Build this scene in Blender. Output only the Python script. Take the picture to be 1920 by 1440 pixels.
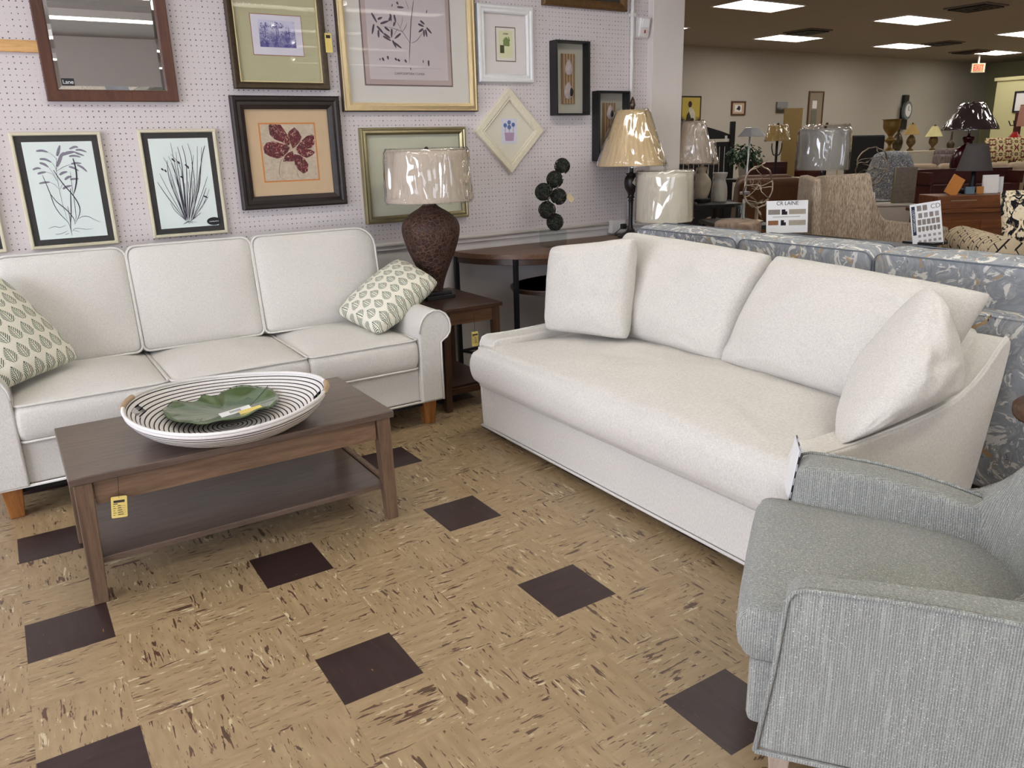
import bpy, bmesh, math, random
from mathutils import Vector, Matrix, noise
random.seed(7)
PI = math.pi
for o in list(bpy.data.objects): bpy.data.objects.remove(o, do_unlink=True)
scn = bpy.context.scene
COL = scn.collection

# ------------------------------------------------------------ camera
cd = bpy.data.cameras.new('camera'); cam = bpy.data.objects.new('camera', cd); COL.objects.link(cam)
YAW, PITCH, ROLL = 0.5669596, 0.2944835, -0.0276579
ca, sa = math.cos(YAW), math.sin(YAW); cb, sb = math.cos(PITCH), math.sin(PITCH); cc, sc = math.cos(ROLL), math.sin(ROLL)
f0 = Vector((sa, ca, 0)); r0 = Vector((ca, -sa, 0)); upz = Vector((0, 0, 1))
fw = f0*cb - upz*sb; up = f0*sb + upz*cb
rt = r0*cc + up*sc; up2 = -r0*sc + up*cc
m = Matrix((rt, up2, -fw)).transposed().to_4x4(); m.translation = Vector((-0.532, -1.9157, 1.3779))
cam.matrix_world = m
cd.sensor_width = 36; cd.lens = 36*1468.6/1920; cd.clip_end = 100
scn.camera = cam

# ------------------------------------------------------------ world and exposure
w = bpy.data.worlds.new('world'); scn.world = w; w.use_nodes = True
bg = w.node_tree.nodes['Background']; bg.inputs[0].default_value = (0.75, 0.87, 1, 1); bg.inputs[1].default_value = 1.0
scn.view_settings.view_transform = 'Standard'; scn.view_settings.look = 'None'
scn.view_settings.exposure = 0.22; scn.view_settings.gamma = 1; scn.view_settings.use_curve_mapping = False

# daylight through the shop windows (left side and front of the shop)
def area(name, loc, rot, sx, sy, power, col):
    l = bpy.data.lights.new(name, 'AREA'); l.shape = 'RECTANGLE'; l.size = sx; l.size_y = sy; l.energy = power; l.color = col
    o = bpy.data.objects.new(name, l); o.location = loc; o.rotation_euler = rot; COL.objects.link(o); return o
DAY = (0.84, 0.865, 1.0)
area('window_daylight', (-4.35, -1.6, 1.55), (0, -PI/2, 0), 2.0, 5.6, 245, DAY)
area('window_daylight', (-0.3, -8.4, 1.45), (PI/2, 0, 0), 6.2, 1.8, 62, DAY)

# ------------------------------------------------------------ helpers
def tag(o, label=None, cat=None, group=None, kind=None):
    if label: o['label'] = label
    if cat: o['category'] = cat
    if group: o['group'] = group
    if kind: o['kind'] = kind
    return o

class MB:
    def __init__(self): self.v = []; self.f = []; self.uv = {}
    def add(self, vs, fs, uvs=None):
        n = len(self.v); self.v += [Vector(p) for p in vs]
        for i, f in enumerate(fs):
            self.f.append([n+k for k in f])
        if uvs:
            for k, q in enumerate(uvs): self.uv[n+k] = q
        return self
    def xf(self, M, a=0):
        for i in range(a, len(self.v)): self.v[i] = M @ self.v[i]
        return self
    def box(self, x0, x1, y0, y1, z0, z1):
        return self.add([(x0,y0,z0),(x1,y0,z0),(x1,y1,z0),(x0,y1,z0),(x0,y0,z1),(x1,y0,z1),(x1,y1,z1),(x0,y1,z1)],
                        [(0,3,2,1),(4,5,6,7),(0,1,5,4),(1,2,6,5),(2,3,7,6),(3,0,4,7)])
    def hexa(self, lo, hi):          # two quads bottom, top
        return self.add(list(lo)+list(hi), [(0,3,2,1),(4,5,6,7),(0,1,5,4),(1,2,6,5),(2,3,7,6),(3,0,4,7)])
    def lathe(self, prof, cx=0, cy=0, n=32, rf=None, capb=True, capt=True):
        vs = []; fs = []
        for j, (r, z) in enumerate(prof):
            for i in range(n):
                a = 2*PI*i/n; rr = r*(rf(a, j) if rf else 1)
                vs.append((cx+rr*math.cos(a), cy+rr*math.sin(a), z))
        for j in range(len(prof)-1):
            for i in range(n):
                k = (i+1) % n; fs.append((j*n+i, j*n+k, (j+1)*n+k, (j+1)*n+i))
        if capb: fs.append(tuple(reversed(range(n))))
        if capt: fs.append(tuple((len(prof)-1)*n+i for i in range(n)))
        return self.add(vs, fs)
    def tube(self, pts, r, n=8, closed=False, rs=None):
        pts = [Vector(p) for p in pts]; N = len(pts); vs = []; fs = []
        prev = None
        for i, p in enumerate(pts):
            if closed: t = pts[(i+1) % N]-pts[i-1]
            else: t = pts[min(i+1, N-1)]-pts[max(i-1, 0)]
            if t.length < 1e-9: t = Vector((0,0,1))
            t.normalize()
            if prev is None:
                a = Vector((0,0,1)) if abs(t.z) < .9 else Vector((1,0,0))
                u = t.cross(a).normalized()
            else:
                u = (prev - t*prev.dot(t))
                u = u.normalized() if u.length > 1e-6 else t.orthogonal().normalized()
            prev = u; v = t.cross(u); rr = rs[i] if rs else r
            for k in range(n):
                a = 2*PI*k/n; vs.append(p + u*(rr*math.cos(a)) + v*(rr*math.sin(a)))
        M = N if closed else N-1
        for i in range(M):
            for k in range(n):
                a = i*n+k; b = i*n+(k+1) % n; c = ((i+1) % N)*n+(k+1) % n; d = ((i+1) % N)*n+k
                fs.append((a, b, c, d))
        if not closed: fs += [tuple(reversed(range(n))), tuple((N-1)*n+k for k in range(n))]
        return self.add(vs, fs)
    def prism(self, poly, a, b, axis='y'):
        # poly of 2D points extruded along axis from a to b
        def P(p, t):
            return {'y': (p[0], t, p[1]), 'x': (t, p[0], p[1]), 'z': (p[0], p[1], t)}[axis]
        n = len(poly); vs = [P(p, a) for p in poly]+[P(p, b) for p in poly]
        fs = [tuple(range(n)), tuple(reversed(range(n, 2*n)))]+[(i, n+i, n+(i+1) % n, (i+1) % n) for i in range(n)]
        return self.add(vs, fs)
    def ball(self, c, r, n=10, m_=7, sc_=(1,1,1)):
        prof = [(max(1e-4, math.sin(PI*j/m_))*r, -math.cos(PI*j/m_)*r) for j in range(m_+1)]
        a = len(self.v); self.lathe(prof, n=n)
        return self.xf(Matrix.Translation(c) @ Matrix.Diagonal((*sc_, 1)), a)
    def build(self, name, mat=None, parent=None, bevel=0, seg=2, smooth=False, sub=0, angle=35, loc=None):
        me = bpy.data.meshes.new(name); me.from_pydata([tuple(p) for p in self.v], [], self.f); me.update()
        if self.uv:
            l = me.uv_layers.new(name='UVMap')
            for lp in me.loops: l.data[lp.index].uv = self.uv.get(lp.vertex_index, (0, 0))
        bm = bmesh.new(); bm.from_mesh(me); bmesh.ops.recalc_face_normals(bm, faces=bm.faces); bm.to_mesh(me); bm.free()
        o = bpy.data.objects.new(name, me); COL.objects.link(o)
        if mat: me.materials.append(mat)
        if parent: o.parent = parent
        if loc: o.location = loc
        if smooth or bevel:
            for p in me.polygons: p.use_smooth = True
        if bevel:
            b = o.modifiers.new('bevel', 'BEVEL'); b.width = bevel; b.segments = seg; b.limit_method = 'ANGLE'; b.angle_limit = math.radians(angle)
            b.harden_normals = True
        if sub:
            s = o.modifiers.new('sub', 'SUBSURF'); s.levels = sub; s.render_levels = sub
        return o

def empty(name, loc, label, cat, rz=0, group=None):
    o = bpy.data.objects.new(name, None); COL.objects.link(o); o.location = loc; o.rotation_euler.z = rz; o.empty_display_size = .1
    return tag(o, label, cat, group)

def rrect(w_, h_, rad, n=5, cx=0, cy=0):
    if not isinstance(rad, (list, tuple)): rad = [rad]*4
    pts = []
    for (sx, sy, a0, r) in ((1,-1,-90,rad[0]),(1,1,0,rad[1]),(-1,1,90,rad[2]),(-1,-1,180,rad[3])):
        x = sx*(w_/2-r); y = sy*(h_/2-r)
        for k in range(n+1):
            a = math.radians(a0+90*k/n); pts.append((cx+x+r*math.cos(a), cy+y+r*math.sin(a)))
    return pts

def densify(o_, step):
    r = []
    for i, p in enumerate(o_):
        q = o_[(i+1) % len(o_)]; d = math.hypot(q[0]-p[0], q[1]-p[1]); k = max(1, int(d/step))
        for j in range(k): r.append((p[0]+(q[0]-p[0])*j/k, p[1]+(q[1]-p[1])*j/k))
    return r

def cushion(outline, z0, z1, crown=.03, bulge=.0, edge=.012, under=.0, rings=9, amp=0, fr=6, sides=6, seed=0, front=None):
    """soft box cushion: outline in xy, z thickness, crowned top, returns MB and the two seam loops"""
    o_ = densify(outline, .03); n = len(o_)
    cx = (min(p[0] for p in o_)+max(p[0] for p in o_))/2; cy = (min(p[1] for p in o_)+max(p[1] for p in o_))/2
    hw = (max(p[0] for p in o_)-min(p[0] for p in o_))/2; hh = (max(p[1] for p in o_)-min(p[1] for p in o_))/2
    mb = MB(); vs = []; fs = []
    def cr(x, y, k):
        u = min(1, abs((x-cx)/hw)); v = min(1, abs((y-cy)/hh)); return k*(1-u**2.6)*(1-v**2.6)
    def ring(s, z, k, off=0):
        for (x, y) in o_:
            d = math.hypot(x-cx, y-cy) or 1
            px = cx+(x-cx)*s+(x-cx)/d*off; py = cy+(y-cy)*s+(y-cy)/d*off
            vs.append([px, py, z+cr(px, py, k)])
    cnt = 0
    for i in range(rings):                       # bottom
        s = max(.02, (i+.0)/(rings-1))*(1-edge/hw); ring(s, z0, -under); cnt += 1
    for j in range(sides+1):
        t = j/sides; off = bulge*math.sqrt(max(0, 1-(2*t-1)**2)); ring(1, z0+(z1-z0)*(.06+.88*t), 0, off); cnt += 1
    for i in range(rings):
        s = max(.02, 1-i/(rings-1)); s = s*(1-edge/hw) if i == 0 else s*(1-edge/hw); ring(s, z1, crown); cnt += 1
    for j in range(cnt-1):
        for i in range(n):
            k = (i+1) % n; fs.append((j*n+i, j*n+k, (j+1)*n+k, (j+1)*n+i))
    fs.append(tuple(reversed(range(n)))); fs.append(tuple((cnt-1)*n+i for i in range(n)))
    if amp:
        for p in vs:
            q = Vector((p[0]*fr+seed, p[1]*fr, p[2]*fr*.5)); d = noise.noise(q)*amp+noise.noise(q*2.3)*amp*.4
            if p[2] > (z0+z1)/2: p[2] += d
            dd = math.hypot(p[0]-cx, p[1]-cy) or 1; p[0] += (p[0]-cx)/dd*d*.6; p[1] += (p[1]-cy)/dd*d*.6
    mb.add(vs, fs)
    top = [Vector((x, y, z1)) for x, y in o_]; bot = [Vector((x, y, z0)) for x, y in o_]
    return mb, top, bot

def pillow(c, T, n=22, pinch=.05, amp=.008, seed=0, fr=5, uvs=(1, 1), puff=.42, crn=.06):
    """knife edge pillow on four 3D corners BL, BR, TR, TL"""
    c = [Vector(p) for p in c]; nrm = ((c[1]-c[0]).cross(c[3]-c[0])+(c[3]-c[2]).cross(c[1]-c[2])).normalized()
    mb = MB(); N = n+1
    for side in (1, -1):
        vs = []; uv = []; fs = []
        for j in range(N):
            for i in range(N):
                u = -math.cos(PI*i/n); v = -math.cos(PI*j/n)
                u = .55*u+.45*(2*i/n-1); v = .55*v+.45*(2*j/n-1)
                k_ = 1-crn*(u*u*v*v)**2.5; uu = u*(1-pinch*(1-v*v))*k_; vv = v*(1-pinch*(1-u*u))*k_
                a = (uu+1)/2; b = (vv+1)/2
                p = c[0]*(1-a)*(1-b)+c[1]*a*(1-b)+c[2]*a*b+c[3]*(1-a)*b
                h = max(0, (1-u*u)*(1-v*v))**puff*T/2
                e = max(0, (1-u*u)*(1-v*v))**.3
                q = Vector((u*fr+seed, v*fr, side*3.1)); d = amp*e*(noise.noise(q)+.5*noise.noise(q*2.2))
                # radial gathers near corners
                rr = min((u-su)**2+(v-sv)**2 for su in (-1,1) for sv in (-1,1))**.5
                ang = math.atan2(abs(v)-1, abs(u)-1); d += amp*.9*math.sin(ang*16+seed)*max(0, 1-abs(rr-.35)/.35)*e
                vs.append(p+nrm*side*(h+d)); uv.append((a*uvs[0], b*uvs[1]))
        for j in range(n):
            for i in range(n):
                k = j*N+i; fs.append((k, k+1, k+N+1, k+N))
        mb.add(vs, fs, uv)
    # weld
    def finish(name, mat, parent=None):
        o = mb.build(name, mat, parent, smooth=True)
        bm = bmesh.new(); bm.from_mesh(o.data); bmesh.ops.remove_doubles(bm, verts=bm.verts, dist=.0008); bmesh.ops.recalc_face_normals(bm, faces=bm.faces)
        bm.to_mesh(o.data); bm.free()
        for p in o.data.polygons: p.use_smooth = True
        s = o.modifiers.new('sub', 'SUBSURF'); s.levels = 1; s.render_levels = 1
        return o
    return finish

# ------------------------------------------------------------ materials
class N:
    def __init__(s, name, rough=.6, spec=.5, metal=0):
        s.m = bpy.data.materials.new(name); s.m.use_nodes = True; s.nt = s.m.node_tree; s.b = s.nt.nodes['Principled BSDF']
        s.b.inputs['Roughness'].default_value = rough; s.b.inputs['Metallic'].default_value = metal; s.b.inputs['Specular IOR Level'].default_value = spec
        s.tc = s.nt.nodes.new('ShaderNodeTexCoord')
    def L(s, a, b): s.nt.links.new(a, b)
    def inp(s, n, i, v):
        if v is None: return
        if hasattr(v, 'is_output') or isinstance(v, bpy.types.NodeSocket): s.L(v, n.inputs[i])
        else:
            if n.inputs[i].type == 'RGBA' and len(v) == 3: v = (*v, 1)
            n.inputs[i].default_value = v
    def map(s, scale=(1,1,1), rot=(0,0,0), loc=(0,0,0), src='Object', vec=None):
        n = s.nt.nodes.new('ShaderNodeMapping'); s.L(vec or s.tc.outputs[src], n.inputs[0])
        n.inputs['Scale'].default_value = scale; n.inputs['Rotation'].default_value = rot; n.inputs['Location'].default_value = loc
        return n.outputs[0]
    def noise(s, vec, scale=5, detail=3, rough=.5, dist=0, out=0):
        n = s.nt.nodes.new('ShaderNodeTexNoise'); s.L(vec, n.inputs['Vector']); n.inputs['Scale'].default_value = scale
        n.inputs['Detail'].default_value = detail; n.inputs['Roughness'].default_value = rough; n.inputs['Distortion'].default_value = dist
        return n.outputs[out]
    def vor(s, vec, scale=5, feature='F1', out=0, rnd=1):
        n = s.nt.nodes.new('ShaderNodeTexVoronoi'); n.feature = feature; s.L(vec, n.inputs['Vector']); n.inputs['Scale'].default_value = scale
        n.inputs['Randomness'].default_value = rnd
        return n.outputs[out]
    def wave(s, vec, scale=5, dist=0, detail=2, d='X', ds=1):
        n = s.nt.nodes.new('ShaderNodeTexWave'); n.bands_direction = d; s.L(vec, n.inputs['Vector']); n.inputs['Scale'].default_value = scale
        n.inputs['Distortion'].default_value = dist; n.inputs['Detail'].default_value = detail; n.inputs['Detail Scale'].default_value = ds
        return n.outputs[1]
    def math(s, op, a, b=None, c=None, clamp=False):
        n = s.nt.nodes.new('ShaderNodeMath'); n.operation = op; n.use_clamp = clamp
        s.inp(n, 0, a); s.inp(n, 1, b); s.inp(n, 2, c); return n.outputs[0]
    def mix(s, f, a, b, mode='MIX'):
        n = s.nt.nodes.new('ShaderNodeMix'); n.data_type = 'RGBA'; n.blend_type = mode
        s.inp(n, 0, f); s.inp(n, 6, a); s.inp(n, 7, b); return n.outputs[2]
    def ramp(s, f, a, b, c0=(0,0,0), c1=(1,1,1)):
        n = s.nt.nodes.new('ShaderNodeValToRGB'); s.L(f, n.inputs[0]); e = n.color_ramp.elements
        e[0].position = a; e[1].position = b; e[0].color = (*c0, 1); e[1].color = (*c1, 1); return n.outputs[0]
    def sep(s, vec):
        n = s.nt.nodes.new('ShaderNodeSeparateXYZ'); s.L(vec, n.inputs[0]); return n.outputs
    def comb(s, x, y, z=0.0):
        n = s.nt.nodes.new('ShaderNodeCombineXYZ'); s.inp(n, 0, x); s.inp(n, 1, y); s.inp(n, 2, z); return n.outputs[0]
    def color(s, c): s.inp(s.b, 'Base Color', c); return s
    def bump(s, h, strength=.3, dist=.002):
        n = s.nt.nodes.new('ShaderNodeBump'); n.inputs['Strength'].default_value = strength; n.inputs['Distance'].default_value = dist
        s.L(h, n.inputs['Height']); s.L(n.outputs[0], s.b.inputs['Normal']); return s
    def rgh(s, v): s.inp(s.b, 'Roughness', v); return s

def srgb(r, g, b):
    f = lambda c: ((c/255)/12.92 if c/255 <= .04045 else ((c/255+.055)/1.055)**2.4)
    return (f(r), f(g), f(b))

def plain(name, rgb, rough=.6, metal=0, spec=.5, var=.06, scale=30, bump=0, em=None):
    n = N(name, rough, spec, metal)
    c = srgb(*rgb); t = n.noise(n.map(), scale, 3)
    n.color(n.mix(t, tuple(x*(1-var) for x in c), tuple(min(1, x*(1+var)) for x in c)))
    if bump: n.bump(t, bump)
    if em: n.b.inputs['Emission Color'].default_value = (*srgb(*rgb), 1); n.b.inputs['Emission Strength'].default_value = em
    return n.m

def fabric(name, rgb, rgb2=None, weave=420, rough=.95, bump=.25, blotch=.03):
    n = N(name, rough, .15); v = n.map(); c = srgb(*rgb); c2 = srgb(*(rgb2 or tuple(int(x*.9) for x in rgb)))
    a = n.noise(n.map(scale=(1, 1, 5)), weave*.35, 2, .6); b = n.noise(n.map(scale=(5, 5, 1)), weave*.25, 2, .6)
    f = n.math('MULTIPLY_ADD', n.math('ADD', a, b), 1.5, -1.0, clamp=True)
    big = n.noise(v, 3, 2)
    col = n.mix(f, c2, c)
    col = n.mix(n.math('MULTIPLY', big, blotch*2), col, tuple(x*.8 for x in c))
    n.color(col); n.bump(f, bump, .0015)
    n.b.inputs['Sheen Weight'].default_value = .15
    return n.m

def wood(name, dark, light, axis=0, rough=.35, scale=1.0, spec=.5, coat=0):
    n = N(name, rough, spec); s = [14, 14, 14]; s[axis] = 1.1
    v = n.map(scale=tuple(x*scale for x in s)); g = n.noise(v, 3.2, 5, .65, .8); fine = n.noise(n.map(scale=tuple(x*6*scale for x in s)), 4, 3, .7)
    col = n.mix(n.ramp(g, .3, .72), srgb(*dark), srgb(*light)); col = n.mix(n.math('MULTIPLY', n.ramp(fine, .5, .75), .35), col, tuple(x*.5 for x in srgb(*dark)))
    n.color(col); n.bump(fine, .06, .001); n.b.inputs['Coat Weight'].default_value = coat; n.b.inputs['Coat Roughness'].default_value = .2
    return n.m

def two_sided_fresnel(nt, f):
    ge = nt.nodes.new('ShaderNodeNewGeometry'); mr = nt.nodes.new('ShaderNodeMapRange'); mr.inputs['To Min'].default_value = 1.5; mr.inputs['To Max'].default_value = 1/1.5
    nt.links.new(ge.outputs['Backfacing'], mr.inputs['Value']); nt.links.new(mr.outputs[0], f.inputs[0])

def glass_mat(name, tint=(.96, .98, .97), base=.05, rough=.0):
    m_ = bpy.data.materials.new(name); m_.use_nodes = True; nt = m_.node_tree; nt.nodes.clear()
    out = nt.nodes.new('ShaderNodeOutputMaterial'); mx = nt.nodes.new('ShaderNodeMixShader'); t = nt.nodes.new('ShaderNodeBsdfTransparent')
    g = nt.nodes.new('ShaderNodeBsdfGlossy'); f = nt.nodes.new('ShaderNodeFresnel'); f.inputs[0].default_value = 1.5
    two_sided_fresnel(nt, f)
    t.inputs[0].default_value = (*tint, 1); g.inputs['Roughness'].default_value = rough
    nt.links.new(f.outputs[0], mx.inputs[0]); nt.links.new(t.outputs[0], mx.inputs[1]); nt.links.new(g.outputs[0], mx.inputs[2]); nt.links.new(mx.outputs[0], out.inputs[0])
    return m_

def wrap_mat(name, strength=.9, scale=4.2, stretch=.4, veil=.02, gain=2.8):
    """crinkled clear plastic film"""
    m_ = bpy.data.materials.new(name); m_.use_nodes = True; nt = m_.node_tree; nt.nodes.clear(); L = nt.links.new
    out = nt.nodes.new('ShaderNodeOutputMaterial'); mx = nt.nodes.new('ShaderNodeMixShader'); t = nt.nodes.new('ShaderNodeBsdfTransparent')
    g = nt.nodes.new('ShaderNodeBsdfGlossy'); f = nt.nodes.new('ShaderNodeFresnel'); f.inputs[0].default_value = 1.5; g.inputs['Roughness'].default_value = .06
    tc = nt.nodes.new('ShaderNodeTexCoord'); mp = nt.nodes.new('ShaderNodeMapping'); mp.inputs['Scale'].default_value = (1, 1, stretch); mp.inputs['Rotation'].default_value = (.25, .2, 0)
    L(tc.outputs['Object'], mp.inputs[0]); hs = []
    for k, (sc2, w2) in enumerate(((1, 1.0), (2.2, .22))):
        vo = nt.nodes.new('ShaderNodeTexNoise'); vo.inputs['Scale'].default_value = scale*sc2; vo.inputs['Detail'].default_value = 1.0; vo.inputs['Distortion'].default_value = .7
        a = nt.nodes.new('ShaderNodeMath'); a.operation = 'SUBTRACT'; a.inputs[1].default_value = .5; b = nt.nodes.new('ShaderNodeMath'); b.operation = 'ABSOLUTE'
        c = nt.nodes.new('ShaderNodeMath'); c.operation = 'MULTIPLY'; c.inputs[1].default_value = w2
        L(mp.outputs[0], vo.inputs['Vector']); L(vo.outputs[0], a.inputs[0]); L(a.outputs[0], b.inputs[0]); L(b.outputs[0], c.inputs[0]); hs.append(c.outputs[0])
    ad0 = nt.nodes.new('ShaderNodeMath'); ad0.operation = 'ADD'; L(hs[0], ad0.inputs[0]); L(hs[1], ad0.inputs[1])
    bp = nt.nodes.new('ShaderNodeBump'); bp.inputs['Strength'].default_value = strength; bp.inputs['Distance'].default_value = .16
    L(ad0.outputs[0], bp.inputs['Height']); L(bp.outputs[0], g.inputs['Normal']); two_sided_fresnel(nt, f)
    ad = nt.nodes.new('ShaderNodeMath'); ad.operation = 'MULTIPLY_ADD'; ad.inputs[1].default_value = gain; ad.inputs[2].default_value = veil; ad.use_clamp = True
    L(f.outputs[0], ad.inputs[0]); L(ad.outputs[0], mx.inputs[0]); L(t.outputs[0], mx.inputs[1]); L(g.outputs[0], mx.inputs[2]); L(mx.outputs[0], out.inputs[0])
    return m_

M = {}
M['white_fab'] = fabric('ivory_upholstery', (229, 225, 218), (199, 195, 188), bump=.35)
M['cream_fab'] = fabric('warm_white_upholstery', (228, 224, 216), (198, 193, 185), weave=300, blotch=.05, bump=.35)
M['welt'] = fabric('welt_fabric', (230, 226, 219), (210, 206, 199))
M['black_cloth'] = plain('black_dust_cloth', (22, 21, 20), .9)
M['oak'] = wood('honey_oak', (122, 74, 34), (170, 112, 58), 2, .35)
M['walnut'] = wood('grey_walnut', (82, 66, 57), (112, 93, 81), 0, .33, coat=.25)
M['walnut_z'] = wood('grey_walnut_upright', (84, 64, 50), (128, 102, 80), 2, .38)
M['walnut_x'] = wood('grey_walnut_rail', (92, 70, 54), (138, 110, 86), 0, .38)
M['dwood'] = wood('dark_brown_wood', (44, 27, 18), (78, 51, 35), 0, .3, coat=.2)
M['dwood_z'] = wood('dark_brown_upright', (50, 33, 22), (92, 64, 43), 2, .4)
M['mwood'] = wood('mid_brown_wood', (78, 52, 36), (122, 88, 62), 0, .35)
M['cherry'] = wood('cherry_wood', (72, 38, 24), (102, 60, 40), 2, .4)
M['pine'] = wood('yellow_pine', (196, 148, 88), (222, 178, 118), 0, .5)
M['cabwood'] = wood('cabinet_brown', (96, 52, 26), (140, 84, 46), 0, .4)
M['mahog'] = wood('mahogany', (58, 20, 14), (88, 36, 26), 0, .35)
M['black'] = plain('black_paint', (20, 20, 22), .45)
M['blackm'] = plain('black_metal', (24, 25, 28), .4, .3)
M['white_paint'] = plain('white_paint', (226, 222, 218), .45)
M['wallw'] = plain('painted_wall_white', (214, 208, 206), .8, var=.02, scale=8)
M['colw'] = plain('painted_column', (220, 212, 206), .8, var=.02, scale=8)
M['paper'] = plain('white_paper', (238, 238, 238), .8, var=.01)
M['yellow_tag'] = plain('yellow_card', (232, 208, 122), .7, var=.02)
M['ink'] = plain('printing_ink', (52, 46, 44), .8)
M['silver'] = plain('brushed_silver', (200, 200, 200), .3, .6)
M['champagne'] = plain('champagne_leaf', (168, 158, 122), .35, .85, var=.12)
M['gold'] = plain('warm_gold_leaf', (220, 198, 154), .38, .6, var=.1)
M['palegold'] = plain('pale_gold_bead', (224, 208, 160), .4, .5)
M['bronze'] = plain('antique_bronze', (70, 56, 38), .45, .4, var=.5, scale=60)
M['glass'] = glass_mat('picture_glass', (1, 1, 1))
M['acrylic'] = glass_mat('clear_acrylic', (.86, .89, .88))
M['wrap'] = wrap_mat('crinkled_plastic')
M['wrap2'] = wrap_mat('smooth_plastic', .3, 2.5, .6)
M['leather'] = fabric('brown_leather', (104, 68, 42), (88, 56, 34), 60, .5, .3, .2)
M['beige_fab'] = fabric('beige_upholstery', (176, 156, 132), (156, 136, 114), 120)
M['taupe'] = fabric('taupe_upholstery', (128, 116, 104), (96, 86, 78), 60, blotch=.2)
M['red'] = plain('red_lacquer', (170, 30, 28), .4)
M['darkred'] = plain('dark_red_glaze', (58, 14, 18), .2)

ART_GRASS=[(7,[(207,666),(234,584),(269,465),(291,363),(352,258),(443,169),(461,92)]),(8,[(275,465),(336,389),(416,330),(494,261),(540,193),(538,136)]),(10,[(376,715),(429,632),(495,548),(584,453),(639,367),(652,291),(612,217),(541,145)]),(14,[(685,828),(698,733),(688,624),(640,515),(598,457)]),(5,[(598,457),(589,350),(574,219),(546,164)]),(9,[(570,518),(546,408),(513,260),(471,130),(468,20)]),(4,[(610,690),(602,590),(596,498),(594,443)]),(5,[(482,336),(482,243),(475,167)]),(3,[(454,838),(417,705),(407,551),(412,385),(430,264),(442,188)]),(3,[(352,895),(416,857),(447,811),(420,714)]),(3,[(373,791),(409,741),(413,687)]),(3,[(316,743),(367,679),(400,597)]),(3,[(271,695),(352,671),(394,597)]),(3,[(292,593),(359,562),(403,515)]),(4,[(424,704),(536,746),(669,770)]),(3,[(422,514),(459,558),(502,575)]),(22,[(185,910),(271,913),(352,895)]),(22,[(211,830),(295,824),(373,791)]),(24,[(200,791),(263,776),(316,743)]),(20,[(89,725),(154,739),(208,733)]),(22,[(144,681),(209,693),(272,698)]),(20,[(140,583),(224,592),(299,593)]),(28,[(465,855),(499,908),(533,965)]),(32,[(436,749),(482,802),(530,863),(576,893)]),(30,[(530,863),(638,887),(740,893)]),(22,[(660,924),(741,944),(791,938)]),(20,[(746,912),(822,911),(906,887)]),(20,[(727,890),(786,871),(858,851)]),(20,[(634,850),(718,854),(803,837)]),(20,[(645,772),(723,778),(799,774)]),(22,[(731,759),(800,730),(859,683)]),(20,[(605,745),(671,729),(739,696)]),(24,[(450,663),(506,684),(572,693)]),(24,[(512,611),(570,637),(622,640)]),(20,[(589,613),(654,616),(718,616)]),(24,[(461,517),(517,538),(597,549)]),(5,[(607,199),(678,219),(757,215),(840,178),(925,145)]),(4,[(146,114),(240,132),(313,119),(409,138)]),(4,[(230,50),(321,53),(419,80)]),(4,[(369,40),(437,51)]),(4,[(481,67),(541,98),(695,80),(802,84)]),(3,[(497,81),(590,59)])]
ART_RUSH=[(7,[(52,527),(153,393),(334,185),(427,78)]),(5,[(108,622),(195,457),(348,207),(427,78)]),(5,[(210,797),(283,659),(378,276),(427,78)]),(7,[(264,760),(258,548),(369,238),(427,78)]),(5,[(295,805),(367,656),(406,275),(427,78)]),(5,[(363,953),(383,730),(421,296),(440,72)]),(7,[(327,731),(394,525),(425,226),(440,72)]),(5,[(343,831),(479,653),(453,269),(440,72)]),(5,[(431,853),(423,655),(434,270),(440,72)]),(7,[(471,907),(501,690),(461,282),(440,72)]),(5,[(279,612),(296,434),(391,195),(440,72)]),(5,[(300,547),(333,376),(404,175),(440,72)]),(7,[(551,919),(576,707),(500,285),(461,69)]),(5,[(648,941),(681,723),(550,289),(483,68)]),(5,[(721,811),(650,611),(539,251),(483,68)]),(7,[(675,733),(669,459),(545,199),(483,68)]),(5,[(806,907),(717,515),(582,220),(513,71)]),(5,[(877,897),(764,494),(597,212),(513,71)]),(7,[(935,913),(859,776),(650,312),(544,77)]),(5,[(863,794),(719,419),(582,187),(513,71)]),(5,[(912,566),(768,369),(619,174),(544,77)]),(7,[(864,438),(733,273),(607,142),(544,77)]),(5,[(913,421),(774,252),(620,135),(544,77)]),(5,[(881,335),(703,196),(597,117),(544,77)]),(7,[(709,157),(594,104),(540,82),(513,71)]),(5,[(220,286),(267,207),(382,118),(440,72)]),(5,[(427,673),(430,429),(451,191),(461,69)]),(7,[(479,653),(473,428),(465,190),(461,69)]),(5,[(564,651),(530,426),(499,188),(483,68)]),(5,[(615,650),(588,424),(518,188),(483,68)]),(7,[(654,526),(597,327),(521,155),(483,68)]),(5,[(354,601),(398,412),(426,187),(440,72)]),(5,[(798,588),(692,362),(573,168),(513,71)]),(7,[(504,503),(475,304),(466,148),(461,69)]),(5,[(418,505),(426,277),(450,139),(461,69)]),(5,[(566,386),(534,272),(500,136),(483,68)]),(7,[(565,520),(553,329),(507,156),(483,68)]),(5,[(351,394),(387,231),(422,125),(440,72)]),(5,[(674,343),(600,201),(542,114),(513,71)]),(17,[(148,676),(166,664),(184,652)]),(17,[(200,661),(214,646),(228,632)]),(17,[(345,781),(372,762),(400,743)]),(17,[(436,747),(454,733),(472,719)]),(17,[(556,712),(574,698),(593,683)]),(17,[(595,693),(599,676),(602,660)]),(17,[(450,584),(465,572),(480,560)]),(17,[(801,348),(832,337),(864,326)]),(4,[(469,71),(374,37)]),(4,[(469,71),(419,44)]),(4,[(469,71),(491,35)]),(4,[(469,71),(565,36)]),(4,[(469,71),(627,48)]),(4,[(469,71),(465,52)])]
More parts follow.
